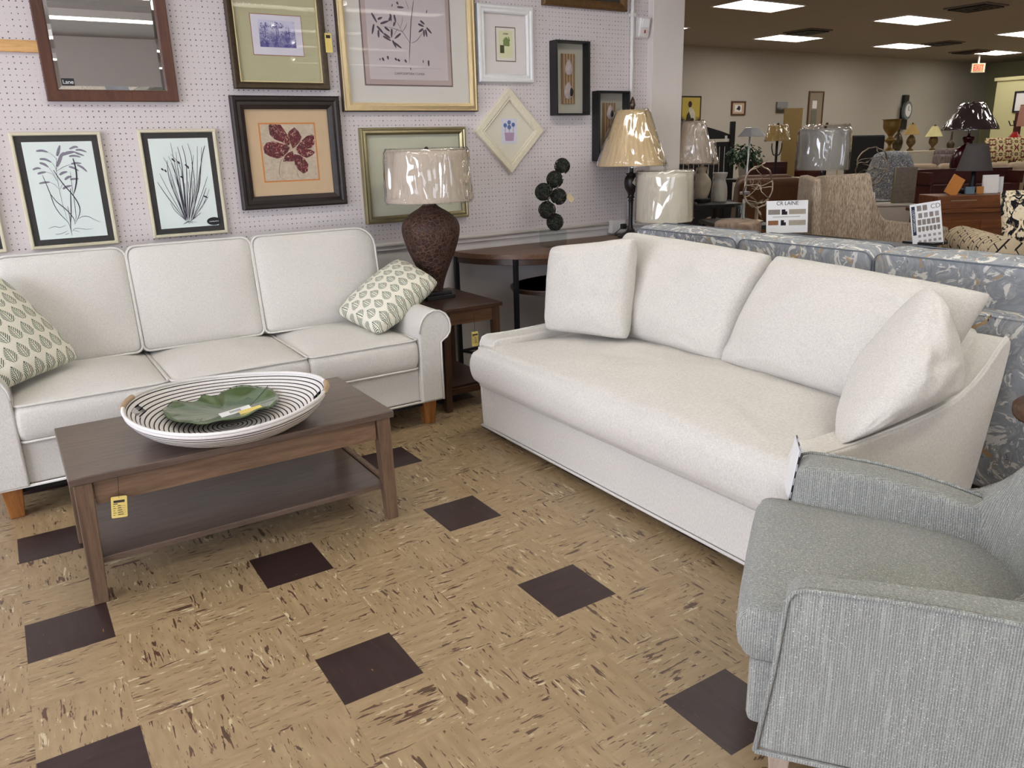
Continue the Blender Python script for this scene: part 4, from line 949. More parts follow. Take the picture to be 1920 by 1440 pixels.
# ------------------------------------------------------------ end table
et = empty('end_table', (1.51, 1.955, 0), 'dark brown wooden end table in the corner between two white sofas', 'end table')
W2, D2, ET = .185, .30, .572
MB().box(-W2, W2, -D2, D2, ET-.022, ET).build('tabletop', M['dwood'], et, bevel=.003)
for sx in (-1, 1):
    for sy in (-1, 1):
        x = sx*(W2-.032); y = sy*(D2-.035)
        MB().hexa([(x-.018+sx*.008, y-.018, 0), (x+.018+sx*.008, y-.018, 0), (x+.018+sx*.008, y+.018, 0), (x-.018+sx*.008, y+.018, 0)], [(x-.021, y-.021, ET-.022), (x+.021, y-.021, ET-.022), (x+.021, y+.021, ET-.022), (x-.021, y+.021, ET-.022)]).build('leg', M['dwood_z'], et, bevel=.003)
    MB().box(sx*(W2-.03)-.008, sx*(W2-.03)+.008, -D2+.055, D2-.055, ET-.095, ET-.022).build('apron', M['dwood_z'], et, bevel=.002)
for sy in (-1, 1):
    MB().box(-W2+.053, W2-.053, sy*(D2-.032)-.008, sy*(D2-.032)+.008, ET-.095, ET-.022).build('apron', M['mwood'], et, bevel=.002)
    MB().box(-W2+.05, W2-.05, sy*(D2-.032)-.008, sy*(D2-.032)+.008, .09, .125).build('shelf_rail', M['dwood'], et, bevel=.002)
MB().box(-W2+.03, W2-.03, -D2+.045, D2-.045, .118, .136).build('shelf', M['dwood'], et, bevel=.002)
hang_tag((1.505, 1.640, .435), 'yellow price tag hanging by a string under the end table edge', w_=.04, h_=.08, st=.115, tilt=0)

# urn lamp
def wrapfilm(parent, r0, r1, z0, z1, mat, amp=.012, n=72, m_=16, seed=0, over=.012, rfun=None):
    mb = MB(); vs = []; fs = []
    for j in range(m_+1):
        t = j/m_; z = z0-over+(z1-z0+2*over)*t; r = r0+(r1-r0)*t+.012
        if t < .06 or t > .94: r -= .012
        for i in range(n):
            a = 2*PI*i/n; q = noise.noise(Vector((math.cos(a)*3+seed, math.sin(a)*3, t*1.2)))+.6*noise.noise(Vector((math.cos(a)*9+seed, math.sin(a)*9, t*2.5)))
            rr = r*(rfun(a) if rfun else 1)+amp*max(-.6, q); vs.append((rr*math.cos(a), rr*math.sin(a), z))
    for j in range(m_):
        for i in range(n):
            k = (i+1) % n; fs.append((j*n+i, j*n+k, (j+1)*n+k, (j+1)*n+i))
    return mb.add(vs, fs).build('plastic_wrap', mat, parent, smooth=True)
def lampshade(parent, r0, r1, z0, z1, mat, pleat=0, wrap=None, n=64, seed=0, th=.004):
    rf = (lambda a, j: 1+pleat*math.cos(a*36)) if pleat else None
    nn = 144 if pleat else n
    prof = [(r0+(r1-r0)*t/8, z0+(z1-z0)*t/8) for t in range(9)]; inn = [(r-th, z) for r, z in reversed(prof)]
    sh = MB().lathe(prof+inn+[prof[0]], n=nn, rf=rf, capb=False, capt=False).build('shade', mat, parent, smooth=True)
    tr = MB().tube([(r0*math.cos(2*PI*i/48), r0*math.sin(2*PI*i/48), z0) for i in range(48)], .004, 6, closed=True).tube([(r1*math.cos(2*PI*i/48), r1*math.sin(2*PI*i/48), z1) for i in range(48)], .004, 6, closed=True)
    tr.build('trim', mat, sh, smooth=True)
    if wrap: wrapfilm(parent, r0, r1, z0, z1, wrap, seed=seed)
    return sh
lp = empty('table_lamp', (1.47, 2.02, ET), 'brown carved urn table lamp with plastic wrapped taupe shade', 'lamp')
b = .088
MB().box(-b, b, -b, b, 0, .022).box(-b+.012, b-.012, -b+.012, b-.012, .022, .04).build('foot', M['black'], lp, bevel=.004)
up_ = [(.05, .04), (.056, .07), (.075, .13), (.10, .19), (.130, .26), (.150, .32), (.160, .37), (.156, .41), (.135, .445), (.095, .475), (.060, .495), (.036, .515), (.030, .535), (.036, .545), (.022, .555), (.02, .575)]
# smooth the profile
def smoothp(p, k=4):
    Q = []
    for i in range(len(p)-1):
        a = p[max(i-1, 0)]; b_ = p[i]; c = p[i+1]; d = p[min(i+2, len(p)-1)]
        for s_ in range(k):
            t = s_/k; Q.append(tuple(.5*((2*b_[m_])+(c[m_]-a[m_])*t+(2*a[m_]-5*b_[m_]+4*c[m_]-d[m_])*t*t+(3*b_[m_]-a[m_]-3*c[m_]+d[m_])*t**3) for m_ in (0, 1)))
    return Q+[p[-1]]
MB().lathe(smoothp(up_), n=64).build('urn', M['urn'], lp, smooth=True)
MB().tube([(-.02, 0, .535), (-.045, -.005, .54), (-.05, -.01, .525), (-.035, -.01, .515)], .003, 6).build('switch_cord', M['urn'], lp, smooth=True)
MB().tube([(0, 0, .575), (0, 0, .80)], .008, 8).build('stem', M['bronze'], lp, smooth=True)
q = MB()
for k in range(3): q.tube([(0, 0, .79), (.21*math.cos(k*2.09), .21*math.sin(k*2.09), .795)], .002, 5)
q.build('spider', M['bronze'], lp)
lampshade(lp, .235, .215, .535, .80, M['sh_taupe'], wrap=M['wrap'], seed=1)
MB().ball((0, 0, .805), .012, 10, 8).build('finial', M['bronze'], lp, smooth=True)

# ------------------------------------------------------------ demilune console
dm = empty('console_table', (2.50, 2.395, 0), 'half-round brown console table with black metal legs against wall', 'console table')
A_, B_ = .70, .60
def demi(a, b, n=40): return [(a*math.cos(PI*i/n), -b*math.sin(PI*i/n)) for i in range(n+1)]
MB().prism(demi(A_, B_), .735, .765, 'z').build('tabletop', M['mwood'], dm, bevel=.003)
MB().prism(demi(A_-.012, B_-.012), .700, .735, 'z').build('apron', M['dwood'], dm, bevel=.002)
legs = [(-.685, -.02), (-.50, -.41), (.50, -.41), (.685, -.02)]
for x, y in legs: MB().box(x-.013, x+.013, y-.013, y+.013, 0, .735 if abs(x) < .6 else .765).build('leg', M['blackm'], dm, bevel=.002)
for p0, p1 in ((legs[0], legs[1]), (legs[3], legs[2]), ):
    MB().tube([(p0[0], p0[1], .13), (p1[0], p1[1], .13)], .009, 6).build('stretcher', M['blackm'], dm)
MB().tube([(-.685, -.02, .13), (.685, -.02, .13)], .009, 6).build('stretcher', M['blackm'], dm)
MB().prism([(.44*math.cos(2*PI*i/48), -.33+.30*math.sin(2*PI*i/48)) for i in range(48)], .515, .545, 'z').prism([(.45*math.cos(2*PI*i/48), -.33+.31*math.sin(2*PI*i/48)) for i in range(48)], .530, .545, 'z').build('round_shelf', M['dwood'], dm, bevel=.003)

# topiary of dark balls
tp = empty('ball_sculpture', (2.395, 2.15, .765), 'stack of dark twig balls on a clear acrylic block', 'sculpture')
MB().box(-.075, .075, -.045, .045, 0, .105).build('acrylic_block', M['acrylic'], tp, bevel=.003)
balls = [(.075, 0, .487, .047), (.018, 0, .41, .051), (-.068, .0, .338, .053), (.038, -.01, .305, .049), (-.045, 0, .228, .053), (.015, 0, .150, .052)]
def twigm():
    n = N('dark_twig_ball', .75, .3); f = n.noise(n.map(), 46, 3, .6, 2); k = n.ramp(n.noise(n.map(loc=(3, 3, 3)), 34, 2), .64, .7)
    n.color(n.mix(k, n.mix(n.ramp(f, .4, .6), srgb(16, 18, 16), srgb(62, 66, 56)), srgb(96, 66, 36))); n.bump(f, .8, .004); return n.m
tw = twigm()
for (x, y, z, r) in balls:
    q = MB().ball((0, 0, 0), r*.86, 20, 14)
    for i, v in enumerate(q.v):
        q.v[i] = v*(1+.10*noise.noise(v*90+Vector((x*50, z*40, 0))))
    random.seed(int(z*1000))
    for k in range(22):                            # curled twigs wrapped round the ball
        ax = Vector((random.gauss(0, 1), random.gauss(0, 1), random.gauss(0, 1))).normalized(); u = ax.orthogonal().normalized(); v_ = ax.cross(u); h = random.uniform(-.7, .7)
        rr = r*math.sqrt(1-h*h); a0 = random.random()*6
        q.tube([ax*(h*r)+u*(rr*math.cos(a0+t*.35))+v_*(rr*math.sin(a0+t*.35)) for t in range(11)], .003, 4)
    o = q.build('twig_ball', tw, tp, smooth=True); o.location = (x, y, z)
MB().tube([(.015, 0, .10), (.0, 0, .2), (-.04, 0, .3), (.03, 0, .4), (.075, 0, .485)], .004, 6).build('rod', M['blackm'], tp, smooth=True)
q = MB().box(-.028, .028, -.001, .001, -.018, .018).build('card_tag', plain('kraft_card', (206, 186, 150), .7), tp); q.location = (.098, -.05, .295); q.rotation_euler.y = .8

# tall buffet lamp with tan pleated shade
bl = empty('table_lamp', (3.08, 2.20, .765), 'tall dark buffet lamp with tan pleated plastic wrapped shade', 'lamp')
MB().lathe(smoothp([(.085, 0), (.085, .012), (.06, .022), (.03, .04), (.018, .06), (.014, .09), (.0145, .17), (.016, .235), (.022, .242), (.016, .25), (.018, .258), (.026, .262), (.020, .275), (.026, .295), (.042, .325), (.047, .36), (.043, .39), (.03, .408), (.036, .415), (.036, .42), (.014, .425), (.012, .46), (.010, .52)]), n=32).build('turned_column', plain('dark_bronze_resin', (36, 27, 24), .4, var=.3, scale=60), bl, smooth=True)
MB().tube([(0, 0, .5), (0, 0, .83)], .006, 8).build('stem', M['bronze'], bl)
lampshade(bl, .225, .098, .473, .815, M['sh_tan'], pleat=.012, wrap=M['wrap'], seed=7)
q = MB().lathe([(.008, .815), (.014, .83), (.02, .85), (.014, .875), (.004, .90)], n=16); q.build('finial', M['dwood'], bl, smooth=True)
q = MB().box(-.032, .032, -.001, .001, -.022, .022).build('card_tag', M['cream_fr'] if 'cream_fr' in M else cream_fr, bl); q.location = (0, -.055, .36); q.rotation_euler.y = .6
MB().tube([(0, -.03, .42), (-.002, -.05, .40), (-.004, -.054, .385)], .001, 5).build('string', M['ink'], bl)
MB().tube([(-.0, .0, .01), (-.05, .1, .006), (.0, .16, .01), (.02, .12, .05)], .003, 6).build('cord', M['black'], bl, smooth=True)

# cream drum lamp by the pier
dl = empty('table_lamp', (3.16, 1.96, 0), 'lamp with cream drum shade beside the pier', 'lamp')
MB().lathe([(.14, 0), (.14, .02), (.02, .03), (.012, .06), (.012, .9)], n=24).build('stem', M['silver'], dl, smooth=True)
lampshade(dl, .183, .178, .885, 1.195, M['sh_cream'], wrap=M['wrap2'], seed=3)
MB().ball((0, 0, 1.235), .018, 12, 8).lathe([(.004, 1.19), (.012, 1.205), (.006, 1.22)], n=12).build('crystal_finial', M['acrylic'], dl, smooth=True)
q = MB()
for k in range(3): q.tube([(0, 0, 1.19), (.175*math.cos(k*2.09), .175*math.sin(k*2.09), 1.19)], .002, 5)
q.build('spider', M['silver'], dl)

# ------------------------------------------------------------ second white sofa (faces left)
# local frame: x = depth back from the front, y along sofa
s2 = empty('sofa', (1.33, .33, 0), 'cream sofa with one long bench seat and loose pillows, right of picture', 'sofa')
yb0, yb1 = -.965, .965        # ends
MB().box(.0, .80, yb0+.01, yb1-.01, .045, .275).build('base', M['cream_fab'], s2, bevel=.012)
MB().box(.07, .78, yb0+.07, yb1-.07, .0, .046).build('plinth', M['black_cloth'], s2)
MB().tube([(.80, yb0+.0, .045), (-.004, yb0+.0, .045), (-.004, yb1, .045), (.8, yb1, .045)], .006, 6).build('skirt_piping', M['welt'], s2, smooth=True)
armp = smoothp([(0, .505), (.15, .500), (.30, .503), (.45, .508), (.60, .518), (.72, .540), (.82, .582), (.90, .640), (.95, .682), (.985, .703)], 3)
armp = [(0.0, .045), (-.004, .25), (0.0, .47), (.012, .495)]+armp[1:]+[(1.005, .69), (1.01, .66), (.99, .55), (.90, .20), (.85, .045)]
for s_ in (-1, 1):
    y_o = s_*.965; y_i = s_*.845
    a = MB().prism([(x, z) for x, z in armp], y_o, y_i, 'y').build('arm', M['cream_fab'], s2, bevel=.022, seg=4, angle=50)
    MB().tube([(x, y_o-s_*.012, z+.001) for x, z in armp], .005, 6, closed=True).build('piping', M['welt'], a, smooth=True)
MB().prism([(.86, .035), (.80, .30), (.80, .60), (.84, .70), (.90, .725), (.985, .715), (1.005, .69), (.99, .55), (.90, .2)], yb0+.1, yb1-.1, 'y').build('back_frame', M['cream_fab'], s2, bevel=.03, seg=3, angle=50)
# bench seat, T shaped, bulging
T_ = [(-.045, -.93), (.05, -.93), (.16, -.855), (.78, -.840), (.78, .840), (.16, .855), (.05, .93), (-.045, .93)]
def roundpoly(P_, r, k=4):
    out = []
    for i, p in enumerate(P_):
        a = Vector(P_[i-1]); b_ = Vector(p); c = Vector(P_[(i+1) % len(P_)]); u = (a-b_); v = (c-b_); rr = min(r, u.length*.45, v.length*.45)
        p0 = b_+u.normalized()*rr; p1 = b_+v.normalized()*rr
        for t in range(k+1):
            t_ = t/k; q = p0*(1-t_)**2+b_*2*t_*(1-t_)+p1*t_**2; out.append((q.x, q.y))
    return out
mb, top, bot = cushion(roundpoly(T_, .05), .272, .462, .045, .055, .0, -.004, rings=12, amp=.010, fr=5, seed=4, sides=10)
mb.build('bench_seat_cushion', M['cream_fab'], s2, smooth=True)
# loose back cushions
def P2(*c): return [Vector(p)-Vector((1.33, .33, 0)) for p in c]
f = pillow(P2((1.93, 1.16, .475), (1.92, .27, .475), (2.13, .22, .925), (2.13, 1.13, .955)), .30, n=26, seed=3, amp=.020, fr=2.6, pinch=.02, puff=.34, crn=.03); f('back_cushion', M['cream_fab'], s2)
f = pillow(P2((1.92, .30, .470), (1.90, -.54, .470), (2.12, -.66, .885), (2.13, .21, .925)), .30, n=26, seed=8, amp=.022, fr=2.6, pinch=.02, puff=.34, crn=.02); f('back_cushion', M['cream_fab'], s2)
f = pillow([(1.625, 1.16, .505), (1.80, .735, .505), (1.86, .755, .985), (1.70, 1.21, .915)], .22, n=24, seed=12, amp=.014, fr=3, pinch=.04, puff=.36)
tag(f('throw_pillow', M['cream_fab']), 'square cream throw pillow at far end of the bench seat sofa', 'pillow')
f = pillow([(1.45, -.60, .490), (2.03, -.645, .565), (1.885, -.56, .935), (1.715, -.475, .675)], .30, n=24, seed=21, amp=.018, fr=3, pinch=.0, puff=.36, crn=.05)
tag(f('throw_pillow', M['cream_fab']), 'cream throw pillow slumped on near arm of the bench seat sofa', 'pillow')

# ------------------------------------------------------------ marbled sofa behind it
mz = empty('sofa', (2.50, .36, 0), 'blue-grey marbled print sofa seen from behind', 'sofa')
MB().box(0, .16, -1.12, 1.26, .05, .735).build('back_frame', M['marble'], mz, bevel=.02)
MB().box(.1, .92, -1.12, 1.26, .05, .32).build('base', M['marble'], mz, bevel=.02)
MB().tube([(0.002, -1.12, .728), (0.002, 1.26, .728)], .005, 6).build('piping', M['marble'], mz, smooth=True)
for y in (-1.11, 1.11): MB().box(.015, .92, y+.07-.09, y+.07+.09, .052, .62).build('arm', M['marble'], mz, bevel=.05, seg=4)
for i, (a, b) in enumerate(((-1.055, -.30), (-.29, .445), (.455, 1.215))):
    o_ = rrect(b-a, .46, .045, 5, (a+b)/2, .23)
    mb, top, bot = cushion(o_, -.10, .10, .035, .012, .01, -.03, amp=.008, fr=5, seed=i*5)
    Mx = Matrix.Translation((.20, 0, .455)) @ Matrix.Rotation(-.08, 4, 'Y') @ Matrix(((0, 0, 1, 0), (1, 0, 0, 0), (0, 1, 0, 0), (0, 0, 0, 1)))
    mb.xf(Mx); c = mb.build('back_cushion', M['marble'], mz, smooth=True)
    w_ = MB(); loop_tube(w_, [Mx @ p for p in bot], .0035); loop_tube(w_, [Mx @ p for p in top], .0035); w_.build('piping', plain('slate_piping', (116, 122, 130), .8), c, smooth=True)
    seat_cushion(mz, .30, .94, a, b, .32, .46, M['marble'], seed=i)
for x in (.06, .86):
    for y in (-1.08, 1.22): MB().box(x-.025, x+.025, y-.025, y+.025, 0, .05).build('leg', M['dwood_z'], mz)

# ------------------------------------------------------------ tweed armchair, front right
# local: x = width (left to right seen from the seat), y = depth backwards ; facing local -y
rzc = math.atan2(.593, .806)
ch = empty('armchair', (.641, -1.019, 0), 'grey-green tweed armchair in right foreground', 'armchair', rz=rzc)
# width axis w=(.806,.593) is local +x ; local +y = (-.593,.806) is the facing direction, so back is -y
def armprof(h0, h1, d1):    # (depth, z) pairs
    return [(0.005, .135), (-.02, .34), (-.034, h0-.03), (-.045, h0-.008), (-.065, h0)]+[(-.065-(d1-.065)*t/6, h0+(h1-h0)*(t/6)**1.3+.012*math.sin(PI*t/6)) for t in range(1, 7)]+[(-d1, .135)]
def arm(x0, x1, xb0, xb1, h0, h1, d1):
    pr = armprof(h0, h1, d1); n = len(pr); vs = []
    for (a, b) in ((x0, xb0), (x1, xb1)):
        for (y, z) in pr:
            t = min(1, max(0, -y/d1)); vs.append((a+(b-a)*t*t, y, z))
    fs = [tuple(range(n)), tuple(reversed(range(n, 2*n)))]+[(i, n+i, n+(i+1) % n, (i+1) % n) for i in range(n)]
    o = MB().add(vs, fs).build('arm', M['tweed'], ch, bevel=.018, seg=4, angle=40)
    return vs, n, o
vs, n, o = arm(-.025, .050, -.02, .10, .535, .515, .62)
MB().tube(vs[:n-1], .0055, 6).build('piping', M['tweed'], o, smooth=True)
MB().tube([vs[n-1], vs[0]], .0065, 6).build('bottom_piping', M['tweed'], o, smooth=True)
vs, n, o = arm(.725, .615, .60, .50, .535, .475, .58)
MB().tube([(a, b, c) for a, b, c in vs[:n-1]], .005, 6).build('piping', M['tweed'], o, smooth=True)
# front rail and seat cushion
MB().box(.045, .625, -.52, .032, .14, .305).build('seat_rail', M['tweed'], ch, bevel=.02, seg=3)
o_ = roundpoly([(.040, .052), (.628, .052), (.612, -.30), (.50, -.56), (.16, -.56), (.054, -.30)], .05)
mb, top, bot = cushion(o_, .312, .428, .030, .018, .0, 0, rings=10, amp=.004, fr=5, seed=1, sides=8)
for v in mb.v: v.z -= max(0, -v.y)*.05
mb.build('seat_cushion', M['tweed'], ch, smooth=True)
# barrel back
q = MB(); vs = []; fs = []; nb = 16
for i in range(nb+1):
    t = i/nb; a = PI*t
    for rr, zt, zb in ((0, .80, .135), (.10, .80, .135)):
        pass
    cx_ = .335-(.335+.02-rr*0)*math.cos(a)
for j, (ins, z, ex_) in enumerate(((0, .135, 0), (0, .45, .03), (0, .70, .06), (.02, .80, .08), (.07, .83, .09), (.12, .80, .08), (.13, .6, .04), (.12, .40, .0), (.12, .135, 0))):
    for i in range(nb+1):
        a = PI*(.02+.96*i/nb); R1 = .36-ins; R2 = .33-ins
        x = .34-R1*math.cos(a); y = -.36-ex_-R2*math.sin(a)*.75
        k = abs(math.cos(a))**3
        zz = z if z < .5 else z-k*(z-.48)
        vs.append((x, y, zz))
R_ = nb+1
for j in range(8):
    for i in range(nb): fs.append((j*R_+i, j*R_+i+1, (j+1)*R_+i+1, (j+1)*R_+i))
for i in range(nb): fs.append((i, 8*R_+i, 8*R_+i+1, i+1))
fs.append(tuple(j*R_ for j in range(9))); fs.append(tuple(reversed([j*R_+nb for j in range(9)])))
q.add(vs, fs).build('back', M['tweed'], ch, smooth=True)
gw = wood('pale_grey_wood', (150, 132, 118), (184, 166, 150), 2, .5)
for x, y, sx, sy in ((.03, -.045, 0, 0), (.66, -.045, 0, 0), (.10, -.62, 0, -.04), (.60, -.62, 0, -.04)):
    MB().hexa([(x-.014, y-.014+sy, 0), (x+.014, y-.014+sy, 0), (x+.014, y+.014+sy, 0), (x-.014, y+.014+sy, 0)], [(x-.026, y-.026, .14), (x+.026, y-.026, .14), (x+.026, y+.026, .14), (x-.026, y+.026, .14)]).build('leg', gw, ch, bevel=.003)
# booklet stuck between chair and sofa
bq = empty('brochure', (1.225, -.605, .405), 'dark glossy brochure tucked against the armchair and cream sofa', 'brochure', rz=.75); bq.rotation_euler.x = .12
def bookm():
    n = N('brochure_print', .25, .5); f = n.wave(n.map(rot=(0, .6, 0)), 9, 1.5, 1, 'Z'); n.color(n.mix(n.ramp(f, .45, .55), srgb(40, 36, 40), srgb(190, 190, 196))); return n.m
MB().box(-.06, .06, -.003, 0, 0, .16).build('front_page', bookm(), bq, bevel=.0005); MB().box(-.06, .06, .001, .003, .004, .158).build('back_page', M['paper'], bq)

# small round table at the right edge
rt_ = empty('side_table', (2.36, -.86, 0), 'brown round side table cut by the right edge', 'side table')
rt_.location = (2.333, -.856, 0)
MB().lathe([(.14, .455), (.165, .46), (.17, .475), (.17, .495), (.16, .505), (.0, .505)], n=48, capt=False).build('tabletop', M['mwood'], rt_, smooth=True)
MB().lathe([(.11, 0), (.11, .015), (.03, .04), (.02, .1), (.02, .42), (.05, .455)], n=24).build('pedestal', M['mwood'], rt_, smooth=True)

# ------------------------------------------------------------ big showroom behind
def simple_lamp(name, loc, label, r0, r1, z0, z1, shm, base, bmat, wrap=None, pleat=0, finial=True, seed=0):
    """loc at the foot; base profile list (r,z)"""
    t = empty(name, loc, label, 'lamp')
    MB().lathe(smoothp(base, 3), n=24).build('base', bmat, t, smooth=True)
    MB().tube([(0, 0, base[-1][1]-.01), (0, 0, z1)], .006, 6).build('stem', M['bronze'], t)
    lampshade(t, r0, r1, z0, z1, shm, pleat=pleat, wrap=wrap, seed=seed, n=40)
    if finial: MB().ball((0, 0, z1+.015), .014, 8, 6).build('finial', M['bronze'], t, smooth=True)
    return t
def table(name, loc, label, cat, w_, d_, h_, mat, rz=0, leg=.03, top=.03):
    t = empty(name, loc, label, cat, rz=rz)
    MB().box(-w_/2, w_/2, -d_/2, d_/2, h_-top, h_).build('tabletop', mat, t, bevel=.004)
    for sx in (-1, 1):
        for sy in (-1, 1):
            x = sx*(w_/2-leg); y = sy*(d_/2-leg); MB().box(x-leg/2, x+leg/2, y-leg/2, y+leg/2, 0, h_-top).build('leg', mat, t)
    return t
def sofa(loc, label, w_, d_, h_, mat, rz=0, ncush=3, armh=.6, name='sofa', cat='sofa', backt=.2):
    t = empty(name, loc, label, cat, rz=rz)
    MB().box(-w_/2+.15, w_/2-.15, -d_/2+.02, d_/2, .08, .30).build('base', mat, t, bevel=.02)
    MB().box(-w_/2+.1, w_/2-.1, d_/2-backt, d_/2, .25, h_-.08).build('back_frame', mat, t, bevel=.04, seg=3)
    for s_ in (-1, 1): MB().box(min(s_*(w_/2-.17), s_*w_/2), max(s_*(w_/2-.17), s_*w_/2), -d_/2, d_/2-.01, .08, armh).build('arm', mat, t, bevel=.05, seg=4)
    cw = (w_-.34)/ncush
    for k in range(ncush):
        x = -w_/2+.17+cw*(k+.5)
        MB().box(x-cw/2+.004, x+cw/2-.004, -d_/2+.0, d_/2-backt, .30, .46).build('seat_cushion', mat, t, bevel=.04, seg=4)
        MB().box(x-cw/2+.004, x+cw/2-.004, d_/2-backt-.14, d_/2-.05, .46, h_).build('back_cushion', mat, t, bevel=.06, seg=4)
    for sx in (-1, 1):
        for sy in (-1, 1): MB().box(sx*(w_/2-.08)-.03, sx*(w_/2-.08)+.03, sy*(d_/2-.08)-.03, sy*(d_/2-.08)+.03, 0, .08).build('leg', M['dwood'], t)
    return t

# dark console behind the marbled sofa, holding lamps
table('console_table', (4.22, 2.72, 0), 'dark narrow console under the cream urn lamps by the pier', 'table', .62, .44, .90, M['black'], rz=-.3)
urnm = plain('cream_crackled_ceramic', (200, 188, 164), .4, var=.1, scale=40)
t = simple_lamp('table_lamp', (4.03, 2.60, .90), 'lamp with pale pleated square-cut shade just right of pier', .165, .085, .32, .62, M['sh_white'], [(.06, 0), (.06, .02), (.03, .04), (.02, .1), (.02, .18), (.05, .19), (.03, .21), (.012, .23), (.012, .35)], plain('walnut_turning', (50, 34, 26), .4), M['wrap'], .012, seed=2)
t = simple_lamp('table_lamp', (4.30, 2.74, .90), 'cream urn lamp with handles next to the pier', .12, .08, .305, .47, M['sh_white'], [(.04, .03), (.06, .06), (.077, .12), (.077, .17), (.05, .21), (.032, .235), (.038, .27), (.03, .28), (.012, .29), (.012, .36)], urnm, M['wrap'], .01, seed=4)
for s_ in (-1, 1): MB().tube([(s_*.035, 0, .255), (s_*.058, 0, .27), (s_*.066, 0, .235), (s_*.055, 0, .20)], .006, 6).build('handle', urnm, t, smooth=True)
MB().box(-.06, .06, -.06, .06, 0, .03).build('foot', M['black'], t, bevel=.006)
tag(MB().lathe(smoothp([(.06, .90), (.065, .95), (.06, 1.02), (.045, 1.07), (.055, 1.10), (.06, 1.13)], 3), cx=4.47, cy=2.70, n=28).build('ceramic_vase', plain('grey_white_glaze', (180, 176, 168), .4), smooth=True), 'pale grey ceramic vase behind the cream urn lamp', 'vase')

# pharmacy lamp
ph = empty('floor_lamp', (4.22, 2.22, 0), 'slim silver pharmacy floor lamp near the pier', 'floor lamp')
MB().lathe([(.12, 0), (.12, .015), (.02, .03), (.012, .05), (.010, .95)], n=24).build('base', M['silver'], ph, smooth=True)
MB().tube([(.03, .02, .72), (.03, .02, 1.00)], .007, 8).build('slide_rod', M['silver'], ph, smooth=True)
MB().box(-.02, .05, -.012, .03, .985, 1.005).build('clamp', M['silver'], ph, bevel=.003)
MB().tube([(.02, .01, .98), (.08, .05, 1.40)], .007, 8).build('upper_rod', M['silver'], ph, smooth=True)
MB().hexa([(.01, -.03, 1.40), (.17, -.03, 1.40), (.17, .11, 1.40), (.01, .11, 1.40)], [(.05, .01, 1.465), (.13, .01, 1.465), (.13, .07, 1.465), (.05, .07, 1.465)]).build('lamp_shade', M['silver'], ph, bevel=.004)
MB().box(.0, .03, -.014, -.012, .70, .78).build('card_tag', M['paper'], ph)

# recliner, vase plant, bed set
rc = empty('leather_recliner', (5.80, 3.46, 0), 'brown leather recliner seen from behind', 'recliner', rz=-.52)
MB().prism([(-.45, .02), (-.42, .35), (-.36, .95), (-.30, 1.05), (-.18, 1.06), (-.10, .95), (.0, .45), (.5, .44), (.5, .08)], -.26, .26, 'x').build('body', M['leather'], rc, bevel=.05, seg=4)
for s_ in (-1, 1): MB().box(s_*.30-.07, s_*.30+.07, -.38, .48, .05, .62).build('arm', M['leather'], rc, bevel=.06, seg=4)
MB().box(-.31, .31, -.47, -.28, .62, 1.03).build('headrest', M['leather'], rc, bevel=.07, seg=4)
MB().box(-.34, .34, -.49, -.30, .30, .62).build('back_panel', M['leather'], rc, bevel=.05, seg=4)

table('side_table', (6.42, 4.18, 0), 'side table under potted plant behind the recliner', 'table', .34, .34, .97, M['black'])
tag(MB().lathe(smoothp([(.035, 0), (.045, .08), (.05, .16), (.055, .2)], 3), n=24).build('plant_vase', plain('white_ribbed_vase', (214, 204, 188), .4), smooth=True, loc=(6.42, 4.18, .97)), 'tapered white vase holding green plant behind recliner', 'vase')
random.seed(11); q = MB(); c0 = Vector((6.45, 4.20, 1.20))
for k in range(330):
    d = Vector((random.gauss(0, 1), random.gauss(0, 1), random.gauss(0, .8)+.25)).normalized(); p = c0+Vector((d.x*.17, d.y*.17, d.z*.12))*random.uniform(.4, 1.2)
    if p.z < 1.10: p.z = 1.10+random.random()*.04
    u = d.orthogonal().normalized()*random.uniform(.018, .03); v_ = d.cross(u)*1.0; e = d*.03+Vector((0, 0, -.02))
    q.add([p-u, p+v_*.6+e*.3, p+u, p-v_*.6+e*.3, p+e], [(0, 1, 4), (1, 2, 4), (2, 3, 4), (3, 0, 4)])
pl = q.build('leafy_plant', plain('deep_green_leaf', (34, 66, 36), .5, var=.4, scale=30)); tag(pl, 'bushy green plant in the white vase behind recliner', 'plant')
st = MB()
for k in range(6): st.tube([(6.42+.01*math.cos(k), 4.18+.01*math.sin(k), 1.0), (6.44+.05*math.cos(k), 4.19+.05*math.sin(k), 1.2)], .003, 5)
st.build('stem', plain('green_stem', (60, 90, 50), .6), pl)

bd = empty('bed', (8.0, 9.0, 0), 'dark wooden slatted bed against far wall by the pier', 'bed')
MB().prism([(-1.1, 1.45), (-.9, 1.5), (0, 1.68), (.9, 1.5), (1.1, 1.45), (1.1, 1.40), (-1.1, 1.40)], .95, 1.0).build('headboard', M['black'], bd)
for x in [(-1.05+k*.105) for k in range(21)]: MB().box(x-.044, x+.044, .96, .99, .5, 1.32).build('slat', M['black'], bd)
MB().box(-1.1, 1.1, .95, 1.0, 1.30, 1.36).build('rail', M['black'], bd); MB().box(-1.1, 1.1, .95, 1.0, .40, .52).build('rail', M['black'], bd)
for s_ in (-1, 1): MB().box(s_*1.14-.05, s_*1.14+.05, .93, 1.03, 0, 1.62).build('post', M['black'], bd, bevel=.01)
MB().box(-1.05, 1.05, -1.0, .94, .3, .62).build('mattress', plain('dark_bedding', (40, 38, 44), .9), bd, bevel=.05)
MB().box(.98, 1.03, .93, .94, 1.36, 1.44).build('card_tag', M['paper'], bd)
# move the bed so that its post stands right of the painting
bd.location = (7.02, 5.62, 0); bd.rotation_euler.z = -.55; bd.scale = (.66, .66, 1.0)

